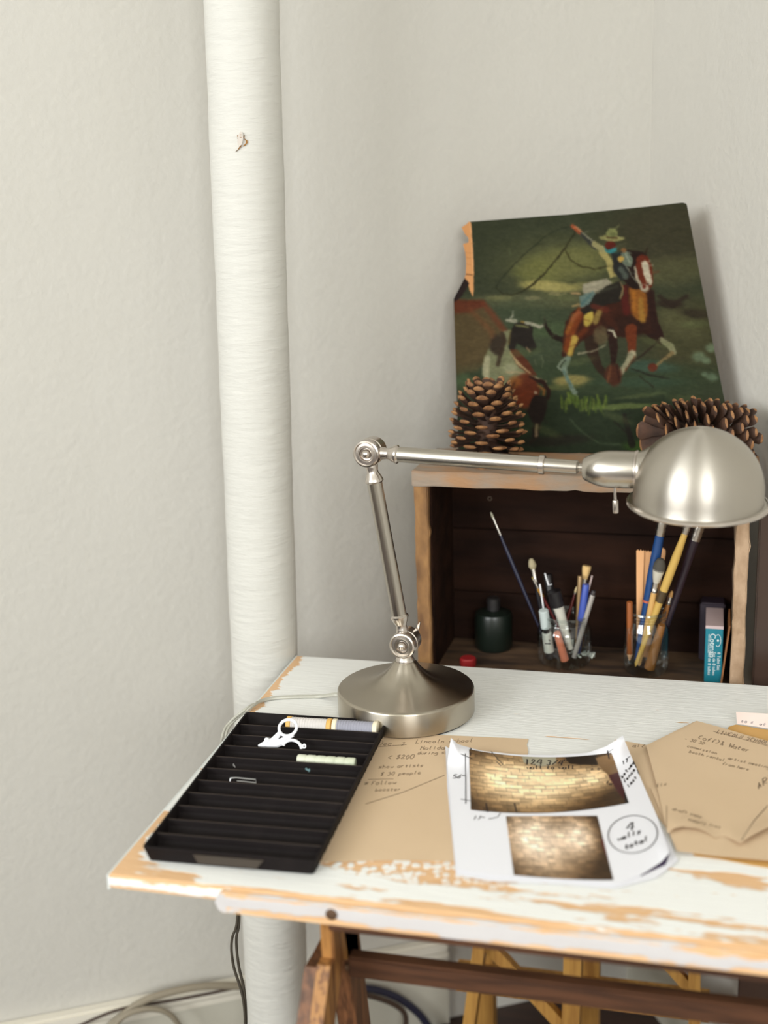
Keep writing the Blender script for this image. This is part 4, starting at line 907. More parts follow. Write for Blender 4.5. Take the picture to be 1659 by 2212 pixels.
# stroke letters: every letter is a list of polylines on a grid 0..4 wide, 0..8 high (x-height 4)
GL = {'a': '34 14 03 01 10 20 32|34 30 40', 'b': '08 00|03 14 24 33 31 20 10 01', 'c': '33 24 14 03 01 10 20 31', 'd': '33 24 14 03 01 10 20 31|38 30', 'e': '02 32 33 24 14 03 01 10 30', 'f': '38 28 17 10|04 24', 'g': '34 14 03 01 11 31|34 3- 2= 0=',
 'h': '08 00|03 14 24 33 30', 'i': '14 10|16 15', 'k': '08 00|34 02 30', 'l': '18 11 20', 'm': '04 00|03 14 23 20|23 34 43 40', 'n': '04 00|03 14 24 33 30', 'o': '14 03 01 10 20 31 33 24 14', 'p': '04 0=|03 14 24 33 31 20 10 01', 'r': '04 00|02 14 24', 's': '34 14 03 12 22 31 20 00',
 't': '17 11 20 30|04 34', 'u': '04 01 10 20 31|34 30', 'v': '04 20 34', 'w': '04 10 23 30 44', 'x': '04 30|34 00', 'y': '04 20|34 1= 0=', '0': '18 06 02 10 20 32 36 28 18', '1': '07 18 10', '2': '06 18 28 36 00 40', '3': '07 18 28 36 24 33 31 20 10 01', '4': '28 03 43|38 30', '5': '38 08 04 25 33 31 20 00',
 '6': '38 14 01 10 20 31 33 24 03', '7': '08 38 10', '/': '00 48', '"': '08 06|28 26', '+': '02 42|24 20', '-': '03 33', '$': '37 17 06 14 24 32 21 01|28 10', '.': '10 11', '<': '36 02 30', '*': '05 41|01 45|26 20', 'L': '08 00 30', 'S': '37 28 18 06 34 32 20 00', 'D': '08 00 20 32 36 28 08', 'H': '08 00|38 30|04 34', 'C': '37 28 18 06 02 10 20 31', 'I': '18 10|08 28|00 20', 'N': '00 08 30 38', 'O': '18 06 02 10 20 32 36 28 18',
 'A': '00 18 30|03 33', 'R': '00 08 28 36 24 04 30', 'T': '08 48|28 20', 'W': '08 10 25 30 48', '(': '28 06 02 20', ')': '08 26 22 00', '~': '02 14 22 34', 'F': '38 08 00|04 24', '&': '30 07 18 26 01 10 32', 'z': '04 34 00 30'}
YV = {'-': -1, '=': -3}
def letter(ch):
    out = []
    for st_ in GL.get(ch, '').split('|'):
        P = [(int(t[0]), int(t[1]) if t[1].isdigit() else YV[t[1]]) for t in st_.split()]
        if P: out.append(P)
    return out
def ribbon(sheet, pts, w, off=.0004):
    """inked line following the sheet; pts are places on the sheet"""
    P = [sheet.on(x, y, off) for x, y in pts]; V, Fs = [], []
    for i, (p, n) in enumerate(P):
        a = P[max(0, i-1)][0]; b = P[min(len(P)-1, i+1)][0]; t = (b-a); t = t.normalized() if t.length > 1e-9 else Vector((1, 0, 0)); s_ = n.cross(t).normalized()*w/2
        V += [p-s_, p+s_, p+s_-n*.0002, p-s_-n*.0002]
    for i in range(len(P)-1):
        for k in range(4): Fs.append((i*4+k, i*4+(k+1) % 4, i*4+4+(k+1) % 4, i*4+4+k))
    if not P: return [], []
    Fs += [(0, 1, 2, 3), tuple(len(V)-4+k for k in (3, 2, 1, 0))]; return V, Fs
def write(sheet, text, x, y, hgt, ang=0, w=.0006, sp=1.15, slant=.25, sy=None, off=.0004, seed=0):
    """hgt: height of capitals, ang: heading of the line in degrees clockwise"""
    r = random.Random(seed+len(text)); u = hgt/8; t = math.radians(ang); sy = sy or u*.66; parts = []; cx = 0
    for ch in text:
        if ch == ' ': cx += 4; continue
        jy = r.uniform(-.5, .5); js = r.uniform(.88, 1.1)
        for P in letter(ch):
            q = []
            for gx, gy in P:
                X = (cx+gx*js+gy*slant+r.uniform(-.25, .25))*u*1.25; Y = -(gy*js+jy+r.uniform(-.25, .25))*sy
                q.append((x+X*math.cos(t)-Y*math.sin(t), y+X*math.sin(t)+Y*math.cos(t)))
            parts.append(ribbon(sheet, q, w, off))
        cx += 4.2*sp
    return parts
def ink(name, parts, m, parent):
    """every separate note on a sheet becomes a part of its own"""
    bb = [(min(v.x for v in p[0]), max(v.x for v in p[0]), min(v.y for v in p[0]), max(v.y for v in p[0])) for p in parts if p[0]]; parts = [p for p in parts if p[0]]
    grp = list(range(len(parts)))
    def root(i):
        while grp[i] != i: i = grp[i]
        return i
    g = .006
    for i in range(len(parts)):
        for j in range(i):
            a, b = bb[i], bb[j]
            if a[0]-g < b[1] and b[0]-g < a[1] and a[2]-g < b[3] and b[2]-g < a[3]: grp[root(i)] = root(j)
    for r in sorted({root(i) for i in range(len(parts))}): obj(name, join(*[parts[i] for i in range(len(parts)) if root(i) == r]), m, parent, smooth=False)
m_kraft = mat('kraft_paper', RGB(216, 190, 158), .75, bump=[(25, (1, 1, 1), .12, .003)], var=(5, (1, 1, 1), RGB(208, 182, 150), .35, .7), spec=.2)
m_kraft2 = mat('kraft_paper_dull', RGB(202, 176, 142), .75, bump=[(25, (1, 1, 1), .12, .003)], spec=.2)
m_paper = mat('white_print_paper', RGB(236, 236, 242), .5, spec=.3); m_pencil = mat('pencil_grey', RGB(124, 104, 84), .7); m_marker = mat('black_marker', RGB(34, 26, 30), .6); m_markerg = mat('grey_pen', RGB(96, 92, 100), .6)
# large kraft sheet under the tray and the prints
zA = .0008
kA = Sheet([(770, 1585), (960, 1588), (1142, 1596)], [(690, 1862), (850, 1858), (1110, 1862)], [(770, 1585), (690, 1862)], [(1142, 1596), (1138, 1608), (1141, 1622), (1128, 1720), (1110, 1862)], lambda u, v: zA)
k_a = thing('kraft_sheet', kA.pos(.5, .5), 'large kraft paper sheet with pencil notes lying under the tray and the printed pages', 'paper')
k_a = obj('sheet', kA.mesh(), m_kraft, k_a)
tx = write(kA, 'Dec. 7', 818, 1610, 13, 2, .0005)+write(kA, 'Lincoln school', 898, 1606, 12, -1, .0005)+write(kA, 'Holiday show', 908, 1620, 12, -1, .0005)+write(kA, 'during small', 902, 1630, 10, -1, .0005)
tx += write(kA, '< $200', 838, 1640, 13, -1, .0006)+write(kA, 'show artists', 818, 1660, 11, -2, .0005)+write(kA, '$ 30 people', 822, 1676, 11, -2, .0005)+write(kA, '* Follow', 786, 1696, 12, -2, .0006)+write(kA, 'booster', 810, 1710, 11, -2, .0005)
tx += [ribbon(kA, [(815, 1614), (878, 1609)], .0005), ribbon(kA, [(795, 1684), (850, 1683)], .0005), ribbon(kA, [(790, 1737), (870, 1712), (960, 1675)], .0008)]
ink('handwriting', tx, m_pencil, k_a)
# sheet with the torn front edge on the right, the ones beneath and around it
kC = Sheet([(1310, 1618), (1330, 1597), (1400, 1610), (1560, 1640)], [(1440, 1790), (1659, 1760)], [(1310, 1618), (1440, 1790)], [(1560, 1640), (1659, 1760)], lambda u, v: .0012)
o = thing('kraft_sheet', kC.pos(.5, .5), 'kraft paper sheet peeking out behind the right corner of the printed pages', 'paper')
o = obj('sheet', kC.mesh(), m_kraft, o); ink('handwriting', write(kC, 'all', 1366, 1614, 12, 3, .0005), m_pencil, o)
kG = Sheet([(1470, 1800), (1700, 1790)], [(1500, 1848), (1560, 1856), (1620, 1868), (1720, 1884)], [(1470, 1800), (1500, 1848)], [(1700, 1790), (1720, 1884)], lambda u, v: .0008)
m_gold = mat('golden_manila', RGB(206, 160, 92), .6)
tag(obj('manila_folder', kG.mesh(.0004), m_gold), 'golden manila folder edge showing under the lowest kraft sheet on the right', 'folder')
kD = Sheet([(1405, 1700), (1700, 1720)], [(1462, 1838), (1540, 1848), (1700, 1862)], [(1405, 1700), (1462, 1838)], [(1700, 1720), (1700, 1862)], lambda u, v: .0035+.001*v)
tag(obj('kraft_sheet', kD.mesh(), m_kraft), 'lower kraft paper sheet with a straight front edge, right of the printed pages', 'paper')
kE = Sheet([(1571, 1578), (1574, 1570), (1590, 1565), (1660, 1577), (1720, 1588)], [(1560, 1640), (1720, 1650)], [(1571, 1578), (1560, 1640)], [(1720, 1588), (1720, 1650)], lambda u, v: .002)
tag(obj('manila_folder', kE.mesh(.0005), m_gold), 'golden manila folder with a rounded corner behind the kraft sheets', 'folder')
zB = lambda u, v: .0055+.004*math.exp(-((v-1)/.10)**2)*(.5+.5*math.sin(u*9))+.0012*math.sin(u*5+v*3)
kB = Sheet([(1497, 1560), (1505, 1557), (1560, 1572), (1620, 1590), (1720, 1617)], [(1442, 1800), (1456, 1789), (1475, 1785), (1505, 1788), (1525, 1796), (1546, 1812), (1556, 1806), (1568, 1806), (1580, 1812), (1599, 1821), (1625, 1804), (1659, 1787), (1720, 1762)],
           [(1497, 1560), (1396, 1610), (1420, 1700), (1442, 1800)], [(1720, 1617), (1720, 1762)], zB, 48, 30)
k_b = thing('kraft_sheet', kB.pos(.5, .5), 'topmost kraft paper sheet with pencil notes and a torn front edge, on the right', 'paper')
k_b = obj('sheet', kB.mesh(), m_kraft, k_b)
tx = write(kB, 'LINCOLN SCHOOL', 1548, 1584, 11, 13, .0006, off=.0005)+write(kB, '(off)& Water', 1508, 1596, 13, 15, .0007)+write(kB, '- 30 30', 1478, 1598, 9, 15, .0005)+write(kB, 'commission', 1484, 1614, 9, 14, .0005)+write(kB, 'booth rental', 1488, 1626, 9, 14, .0005)
ink('handwriting', tx, m_pencil, k_b)
tx = write(kB, 'artist meeting', 1572, 1640, 9, 13, .0005)+write(kB, 'from here', 1560, 1652, 9, 13, .0005)+write(kB, 'ARTWORK', 1638, 1704, 18, -32, .0011)+[ribbon(kB, [(1540, 1580), (1600, 1596), (1659, 1612)], .0005), ribbon(kB, [(1659, 1740), (1630, 1772), (1602, 1815)], .0008), ribbon(kB, [(1430, 1795), (1440, 1740)], .0004)]  # the diagonal ribbon is the sheet's fold, its crease drawn as a dark line
ink('handwriting', tx, m_pencil, k_b)
tx = write(kB, 'walls', 1402, 1706, 11, -15, .0004)+write(kB, 'draft copy', 1452, 1750, 9, 15, .0004)+write(kB, 'supply list', 1486, 1772, 9, 15, .0004)
ink('handwriting', tx, m_pencil, k_b)
m_pink = mat('pinkish_card', RGB(214, 196, 188), .6)
kP = Sheet([(1590, 1538), (1720, 1545)], [(1592, 1563), (1640, 1570), (1720, 1584)], [(1590, 1538), (1592, 1563)], [(1720, 1545), (1720, 1584)], lambda u, v: .014*(1-v)+.004)
o = thing('note_card', kP.pos(.5, .8), 'curled pinkish note strip behind the manila folder at the right', 'paper')
o = obj('sheet', kP.mesh(), m_pink, o); ink('handwriting', (write(kP, 'to s', 1600, 1560, 10, 5, .0005)+write(kP, 'at 9', 1640, 1566, 10, 8, .0005)), m_markerg, o)
# printed pages
def zpage(u, v):
    z = .0026+.020*math.exp(-((u)/.22)**2-((v)/.16)**2)+.024*math.exp(-((1-u)/.2)**2-((v)/.2)**2)+.006*math.exp(-((1-u)/.15)**2-((1-v)/.12)**2)+.0022*(1-v)+.002*math.sin(math.pi*u)*0
    return z
pU = Sheet([(962, 1612), (1010, 1635), (1200, 1640), (1330, 1640)], [(985, 1890), (1060, 1903), (1200, 1908), (1330, 1918), (1420, 1895), (1465, 1858)], [(962, 1612), (966, 1700), (976, 1800), (985, 1890)], [(1330, 1640), (1380, 1700), (1430, 1790), (1465, 1858)], lambda u, v: .0014+.0004*math.sin(u*3))
o = thing('printed_page', pU.pos(.5, .5), 'lower white printed page, its edges sticking out beneath the top one', 'paper')
o = obj('sheet', pU.mesh(), m_paper, o)
mp_ = mat('dark_purple_print', RGB(66, 50, 84), .5)
cc = [pU.on(x, y, .0003)[0] for x, y in ((1385, 1893), (1438, 1868), (1447, 1842), (1400, 1840), (1370, 1875))]
obj('printed_photo', prism(cc, Vector((0, 0, -.0002))), mp_, o, smooth=False)
pT = Sheet([(974, 1594), (990, 1608), (1040, 1622), (1120, 1630), (1200, 1631), (1270, 1626), (1310, 1612), (1345, 1589)], [(988, 1880), (1060, 1892), (1150, 1897), (1240, 1902), (1330, 1912), (1385, 1890), (1428, 1862), (1446, 1842)],
           [(974, 1594), (966, 1650), (972, 1720), (978, 1800), (988, 1880)], [(1345, 1589), (1362, 1630), (1392, 1700), (1420, 1765), (1446, 1842)], zpage, 44, 40)
pg = thing('printed_page', pT.pos(.5, .5), 'top white page printed with two brick wall photos and marker notes', 'paper')
pg = obj('sheet', pT.mesh(), m_paper, pg)
def brick_canvas(w, h, seed, warm, dark_corners, patch):
    c = Canvas(0, 0, w, h, warm, 2.0); n = c.fbm(seed, 30, 14); X, Y = c.X/w, c.Y/h
    rh = h/17; row = np.floor(c.Y/rh+.35*np.sin(c.X/w*3)); r = np.random.default_rng(seed); jit = r.random(64)
    bw = w/13; xx = c.X/bw+jit[row.astype(int) % 64]; br = np.floor(xx); hsh = np.modf(np.abs(np.sin(row*12.9+br*78.2)*4375.5))[0]
    fy = np.modf(np.abs(c.Y/rh+.35*np.sin(c.X/w*3)))[0]; fx = xx-br
    tone = .83+.26*hsh; tone *= np.where((fy < .13) | (fx < .045), .74, 1)*(.9+.2*c.fbm(seed+1, 12, 2))
    L = np.zeros(X.shape)
    for gx, gy, gr, gk in dark_corners: L += gk*np.exp(-((X-gx)**2+((Y-gy)*.6)**2)/gr**2)
    L = np.clip(L*1.12, .2, 1.05)
    c.a = np.clip(1.12*c.a*(tone*(.85+.3*n))[..., None]*np.stack([L**.82, L**.95, L**1.15], -1), 0, 1)
    for (p, col) in patch: c.poly([(a*w, b*h) for a, b in p], col, 1, 2)
    return c
m_print = attr_mat('printed_photo_ink', .4)
def photo(sheet, tl, tr, br_, bl, cvs, nu, nv, parent, top_sag=0, bot_sag=0):
    V, Fs, cl = [], [], []; gu, gv = 24, 12
    def P_(u, v):
        x = (1-v)*((1-u)*tl[0]+u*tr[0])+v*((1-u)*bl[0]+u*br_[0]); y = (1-v)*((1-u)*tl[1]+u*tr[1])+v*((1-u)*bl[1]+u*br_[1])
        return sheet.on(x, y+((1-v)*top_sag+v*bot_sag)*4*u*(1-u), .0005)[0]
    g = [[P_(a/gu, b/gv) for a in range(gu+1)] for b in range(gv+1)]
    for j in range(nv+1):
        for i in range(nu+1):
            u, v = i/nu, j/nv; a = min(gu-1, int(u*gu)); b = min(gv-1, int(v*gv)); fa, fb = u*gu-a, v*gv-b
            V.append((g[b][a]*(1-fa)+g[b][a+1]*fa)*(1-fb)+(g[b+1][a]*(1-fa)+g[b+1][a+1]*fa)*fb); cl.append((u*(cvs.w/cvs.k), v*(cvs.h/cvs.k)))
    for j in range(nv):
        for i in range(nu): a = j*(nu+1)+i; Fs.append((a, a+nu+1, a+nu+2, a+1))
    o = obj('printed_photo', (V, Fs), m_print, parent, smooth=None); cl = np.array(cl); set_paint(o, cvs.sample(cl[:, 0], cl[:, 1])); return o
c1 = brick_canvas(330, 120, 4, (242, 212, 170), [(.14, .38, .26, .5), (.42, .42, .3, .62), (.62, .5, .24, .4), (.86, .42, .16, .62), (.3, .8, .3, .2)],
     [([(.66, -.05), (.9, -.05), (.88, .2), (.7, .14)], (38, 28, 20)), ([(.36, -.1), (.62, -.1), (.6, .12), (.5, .16), (.38, .11)], (168, 162, 140)), ([(.88, .06), (1.1, .0), (1.1, .42), (.95, .5), (.9, .3)], (120, 92, 62)), ([(.93, .42), (1.1, .36), (1.1, 1.1), (1.0, 1.1), (.95, .7)], (66, 22, 24)), ([(.99, .8), (1.1, .7), (1.1, 1.1), (.97, 1.1)], (24, 16, 14))])
photo(pT, (1013, 1619), (1321, 1626), (1358, 1735), (1017, 1750), c1, 170, 80, pg, 14, 14)
c2 = brick_canvas(210, 130, 8, (236, 210, 184), [(.15, .3, .32, .55), (.4, .3, .3, .38), (.78, .3, .2, .72), (.3, .8, .4, .3), (.6, .6, .3, .18)], [([(1.02, .3), (1.1, .3), (1.1, .8), (1.0, .75), (.97, .4)], (90, 34, 30))])
photo(pT, (1093, 1764), (1290, 1763), (1325, 1902), (1110, 1891), c2, 110, 80, pg, 0, 3)
tx0 = write(pT, '124 3/4"', 1135, 1652, 16, 1, .0015, slant=.1, off=.0007)+write(pT, 'wall to wall', 1138, 1662, 12, 0, .0012, slant=.05, off=.0007)+write(pT, '+ c', 1275, 1664, 11, 2, .001, off=.0007)+write(pT, 'to', 1308, 1693, 10, 20, .001, off=.0007)
ink('dimension_note', tx0, m_marker, pg)
tx = write(pT, '56"', 978, 1681, 12, 2, .0010)+[ribbon(pT, [(1005, 1628), (1006, 1680), (1006, 1737)], .0009, .0006), ribbon(pT, [(995, 1629), (1020, 1640)], .0006, .0006), ribbon(pT, [(995, 1727), (1018, 1731)], .0006, .0006), ribbon(pT, [(1017, 1617), (1016, 1633)], .0012, .0008), ribbon(pT, [(1313, 1622), (1316, 1640)], .0014, .0008), ribbon(pT, [(1305, 1632), (1325, 1618)], .0006, .0006),
       ribbon(pT, [(1050, 1737), (1053, 1755)], .0014, .0008), ribbon(pT, [(1111, 1736), (1116, 1756)], .0014, .0008)]
ink('height_note', tx, m_marker, pg)
tx = write(pT, '17" ~', 1023, 1771, 11, 1, .0008)+[ribbon(pT, [(1062, 1769), (1075, 1766), (1081, 1757)], .0006, .0006)]
el = [(1367+53*math.cos(a)*1.0+6*math.sin(a), 1803+40*math.sin(a)-7*math.cos(a)) for a in np.linspace(0, 6.4, 40)]
ink('lower_note', tx, m_marker, pg)
tx = [ribbon(pT, el, .0009, .0006)]+write(pT, '4', 1352, 1796, 24, -12, .0015)+write(pT, 'walls', 1334, 1818, 15, -20, .0013)+write(pT, 'total', 1350, 1836, 15, -22, .0013)
ink('circled_note', tx, m_marker, pg); tx = []
for i, (w_, x_, y_) in enumerate((('17"', 1346, 1652), ('between', 1344, 1682), ('fence and', 1350, 1692), ('last wire', 1358, 1702))): tx += write(pT, w_, x_, y_, 10, -52 if i else -35, .0009)
ink('side_note', tx, m_marker, pg)
tx = [ribbon(pT, [(1060, 1622), (1074, 1640), (1086, 1652), (1082, 1656), (1072, 1646)], .0008, .0008)]
obj('paper_clip', join(*tx), m_sil, pg, smooth=False)

# ================================================================== JARS, BRUSHES, BOX IN THE CRATE
m_glass = glass_mat('clear_jar_glass', (.93, .96, .95, 1))
ZI = CFL+.0006-TT
def jar(cx, cy, R, hgt, label):
    j = thing('glass_jar', (cx, cy, CFL+.0004), label, 'jar'); b = Vector((cx, cy, CFL+.0004))
    out = [(0, 0), (R*.86, 0), (R*.97, .004), (R, .010), (R, hgt*.66), (R*.96, hgt*.74), (R*.84, hgt*.82), (R*.82, hgt*.85), (R*.87, hgt*.87), (R*.82, hgt*.89), (R*.86, hgt*.92), (R*.82, hgt*.94), (R*.86, hgt*.97), (R*.83, hgt)]
    inn = [(R*.79, hgt), (R*.78, hgt*.84), (R*.92, hgt*.72), (R*.95, hgt*.64), (R*.95, .012), (R*.85, .006), (0, .005)]
    obj('jar_body', lathe(out, 48, b, b+up, cap=False), m_glass, j)
    obj('jar_rim', lathe([(R*.80, hgt-.001), (R*.83, hgt+.0006), (R*.86, hgt-.0006), (R*.85, hgt-.003)], 48, b, b+up, cap=False), m_glass, j)
    return b
JY = .702
jl = at_y(1160, 1390, JY); jr = at_y(1280, 1390, JY); R1 = (jr.x-jl.x)/2*.97; J1 = Vector(((jl.x+jr.x)/2, JY, 0)); h1_ = at_y(1220, 1326, JY).z-CFL
jar(J1.x, JY, R1, h1_, 'squat clear glass jar of pens and brushes, left one in the crate')
JY2 = .688
jl2 = at_y(1345, 1390, JY2); jr2 = at_y(1447, 1390, JY2); R2 = (jr2.x-jl2.x)/2*.97; J2 = Vector(((jl2.x+jr2.x)/2, JY2, 0)); h2_ = at_y(1395, 1318, JY2).z-CFL
jar(J2.x, JY2, R2, h2_, 'clear glass jar of large paintbrushes, right one in the crate')
cm_ = {}
def cmat(rgb, rough=.4, metal=0):
    k = (rgb, rough, metal)
    if k not in cm_: cm_[k] = mat('lacquer_%d_%d_%d' % rgb, RGB(*rgb), rough, metal)
    return cm_[k]
m_fer = mat('brush_ferrule', RGB(190, 184, 176), .28, 1.0)
def bundle(Jc, JYc, R, top, bot, dy):
    """end points of a stick that leans in a jar"""
    a = at_y(*top, JYc+dy); b = at_y(*bot, JYc+dy*.3)
    d = (b-a); 
    if b.z < CFL+.008: b = a+d*((CFL+.008-a.z)/d.z)
    v = Vector((b.x-Jc.x, b.y-JYc, 0)); rm = R*.74
    if v.length > rm: v = v.normalized()*rm; b.x, b.y = Jc.x+v.x, JYc+v.y
    return a, b
def brush(J, top, bot, dy, fer, hair, rh, rt, handle, hair_c, hair_r, label, hair_flat=1.0, group=None, hair_prof=None, band=None, rj=None):
    """fer and hair: lengths measured down from the tip"""
    Jc, JYc, R = J; a, b = bundle(Jc, JYc, R, top, bot, dy); L = (b-a).length
    br = thing('paintbrush', b, label, 'paintbrush', group)
    H_, F_ = hair, fer
    hp = hair_prof or [(0, 0), (hair_r*.45, H_*.05), (hair_r*.8, H_*.3), (hair_r, H_*.7), (rt, H_)]
    obj('bristles', lathe(hp, 18, a, b), cmat(hair_c, .8), br)
    obj('ferrule', lathe([(rt*1.02, H_-.001), (rt*1.1, H_+.001), (rt*1.05, H_+F_*.6), (rt*1.2, H_+F_*.7), (rt*1.05, H_+F_*.76), (rt*1.2, H_+F_*.84), (rt*1.08, H_+F_*.92), (rt*1.1, H_+F_)], 20, a, b), m_fer, br)
    s = H_+F_-.001; LL = L-s
    obj('handle', lathe([(rt*1.0, s), (rh, s+LL*.18), (rh*.98, s+LL*.35), (rh*.75, s+LL*.7), (rh*.5, s+LL*.97), (0, L)], 20, a, b), cmat(handle, .35), br)
    if band: obj('handle_band', lathe([(rh*1.03, s+LL*band[0]), (rh*1.03, s+LL*band[1])], 20, a, b), cmat(band[2], .4), br)
    return br
def stick(J, top, bot, dy, parts, name, label, cat, group=None, prism4=False):
    """parts: (part name, from, to as share of length, radius0, radius1, material)"""
    Jc, JYc, R = J; a, b = bundle(Jc, JYc, R, top, bot, dy); L = (b-a).length
    t = thing(name, b, label, cat, group)
    for pn_, s0_, s1_, ra, rb, mm in parts: obj(pn_, lathe([(0, L*s0_), (ra*.9, L*s0_+.0001), (ra, L*s0_+min(.001, L*(s1_-s0_)*.2)), (rb, L*s1_-.0001), (0, L*s1_)], 6 if prism4 else 18, a, b), mm, t)
    return t
PA = (J1, JY, R1); PBj = (J2, JY2, R2)
# left jar
brush(PA, (1060, 1106), (1186, 1405), .03, .026, .010, .0028, .0018, (34, 36, 58), (176, 172, 150), .0018, 'long thin paintbrush with a dark navy handle leaning far left out of the jar')
brush(PA, (1147, 1206), (1186, 1400), .016, .020, .016, .0034, .0034, (26, 24, 30), (172, 160, 128), .0058, 'paintbrush with a round cream tip and dark handle in the left jar')
brush(PA, (1149, 1246), (1215, 1370), -.002, .016, .004, .0022, .0016, (96, 26, 26), (150, 130, 60), .0012, 'thin paintbrush with a gold ferrule and dark red handle in the left jar', band=(.0, .18, (176, 128, 44)))
stick(PA, (1183, 1240), (1205, 1400), .012, [('barrel', 0, 1, .0062, .0058, cmat((24, 20, 22)))], 'marker_pen', 'black marker pen with a white clip in the left jar', 'pen')
a_, b_ = bundle(*PA[:1], PA[1], PA[2], (1183, 1240), (1205, 1400), .012)
mk = bpy.data.objects['marker_pen']; q0_ = at_y(1177, 1238, JY+.004); q1_ = at_y(1185, 1264, JY+.004); q2_ = at_y(1192, 1262, JY+.004)
obj('clip', tube([q0_, q1_, q2_], [.0011, .0013, .0011], 8), m_wht, mk)
stick(PA, (1196, 1276), (1232, 1402), -.008, [('cap', 0, .26, .0100, .0096, cmat((22, 18, 20))), ('barrel', .26, 1, .0078, .0040, cmat((206, 202, 190)))], 'marker_pen', 'fat marker with a black cap and tapering white barrel in the left jar', 'marker')
stick(PA, (1166, 1262), (1176, 1330), -.012, [('barrel', 0, 1, .0013, .0013, m_wht)], 'thin_stick', 'thin white stick at the left rim of the left jar', 'stick')
stick(PA, (1174, 1318), (1190, 1432), -.020, [('cap', 0, .36, .0068, .0070, cmat((196, 206, 204))), ('neck', .36, .46, .0045, .0045, cmat((38, 34, 34))), ('body', .46, .86, .0068, .0072, cmat((206, 206, 196))), ('foot', .86, 1, .0060, .0060, cmat((46, 42, 42)))], 'paint_pen', 'white and black paint pen with a printed label inside the left jar', 'pen')
a_, b_ = bundle(J1, JY, R1, (1174, 1318), (1190, 1432), -.020); c_ = a_.lerp(b_, .66); 
pp = bpy.data.objects['paint_pen']; dv_ = (CAM-c_).normalized(); obj('label_mark', join(tube([c_+dv_*.0074+Vector((math.cos(t)*.0032, 0, math.sin(t)*.003)) for t in np.linspace(.3, 2.8, 8)], .0007, 6), tube([c_+dv_*.0074+Vector((-.004, 0, -.003)), c_+dv_*.0074+Vector((.004, 0, -.003))], .0009, 6)), m_ink, pp)
stick(PA, (1203, 1366), (1226, 1446), -.024, [('barrel', 0, 1, .0048, .0060, cmat((206, 122, 92)))], 'crayon', 'salmon-coloured crayon inside the left jar', 'crayon')
stick(PA, (1253, 1244), (1247, 1400), .004, [('barrel', 0, .97, .0036, .0034, cmat((150, 122, 84), .3, .4)), ('tip', .97, 1, .003, .001, m_ink)], 'pencil', 'bronze-coloured pen standing in the left jar', 'pencil')
brush(PA, (1268, 1222), (1240, 1400), .018, .010, .020, .0030, .0030, (30, 22, 22), (220, 184, 124), .0062, 'paintbrush with a wide cream flat tip at the right of the left jar', hair_prof=[(0, 0), (.0058, .0002), (.0062, .004), (.0045, .014), (.003, .020)])
stick(PA, (1266, 1262), (1248, 1410), -.004, [('cap', 0, .52, .0048, .0060, cmat((62, 84, 170))), ('barrel', .52, 1, .0045, .004, cmat((40, 44, 80)))], 'ballpoint_pen', 'bright blue capped pen in the left jar', 'pen')
stick(PA, (1283, 1276), (1240, 1420), -.012, [('cap', 0, .06, .003, .0034, cmat((60, 54, 54))), ('barrel', .06, 1, .0036, .0034, cmat((170, 164, 158), .3, .3))], 'ballpoint_pen', 'slim silver-grey pen leaning right in the left jar', 'pen')
brush(PA, (1247, 1266), (1206, 1400), .02, .002, .010, .0022, .0016, (92, 30, 24), (226, 204, 156), .0020, 'small paintbrush with a red handle and pointed cream tip in the left jar')
stick(PA, (1279, 1243), (1240, 1400), .022, [('barrel', 0, 1, .0014, .0014, cmat((200, 180, 176)))], 'wooden_skewer', 'thin pinkish stick behind the blue pen in the left jar', 'stick')
tis = [at_y(x, y, JY+.006) for x, y in ((1232, 1400), (1240, 1425), (1256, 1440), (1270, 1442))]
vfc = []
rr = random.Random(4)
for i in range(26):
    p = tis[rr.randrange(4)]+Vector((rr.uniform(-.005, .005), rr.uniform(-.006, .006), rr.uniform(-.004, .006))); p.z = max(p.z, CFL+.009)
    vfc.append(tube([p+Vector((rr.uniform(-.005, .005), rr.uniform(-.005, .005), rr.uniform(0, .006))) for _ in range(4)], [.0008, .0014, .0012, .0005], 5))
tag(obj('crumpled_tissue', join(*vfc), cmat((196, 200, 190), .9)), 'crumpled white tissue in the bottom of the left jar', 'tissue')
# right jar
brush(PBj, (1441, 1072), (1374, 1432), -.004, .047, .008, .0070, .0058, (26, 66, 120), (150, 130, 100), .006, 'thick blue-handled paintbrush with a long steel ferrule in the right jar', band=(.50, .515, (186, 96, 70)))
brush(PBj, (1508, 1076), (1362, 1468), -.026, .046, .006, .0058, .0040, (196, 160, 84), (190, 180, 150), .0045, 'yellow-handled paintbrush leaning right out of the right jar', band=(.42, .50, (70, 54, 30)))
brush(PBj, (1530, 1080), (1410, 1440), .014, .050, .008, .0055, .0062, (42, 28, 38), (214, 206, 180), .0066, 'dark purple-handled paintbrush leaning farthest right in the right jar')
brush(PBj, (1428, 1206), (1380, 1440), -.018, .014, .036, .0045, .0040, (204, 160, 96), (190, 184, 168), .0068, 'pale mop brush with a soft grey and white head in the right jar', hair_prof=[(0, 0), (.004, .0015), (.0072, .008), (.0080, .016), (.0062, .027), (.0040, .036)])
a_, b_ = bundle(J2, JY2, R2, (1428, 1206), (1380, 1440), -.018)
mb = [o for o in bpy.data.objects if o.name.startswith('paintbrush') and 'mop' in o.get('label', '')][0]
obj('bristle_tips', lathe([(0, -.0004), (.0044, .0010), (.0076, .0078), (.0083, .0135), (.0078, .0175)], 18, a_, b_), cmat((74, 70, 62), .9), [c for c in mb.children if c.name.startswith('bristles')][0])
brush(PBj, (1452, 1276), (1400, 1450), .008, .010, .010, .0042, .0030, (150, 98, 46), (196, 150, 90), .0028, 'brown paintbrush with a short tip leaning on the right rim of the right jar')
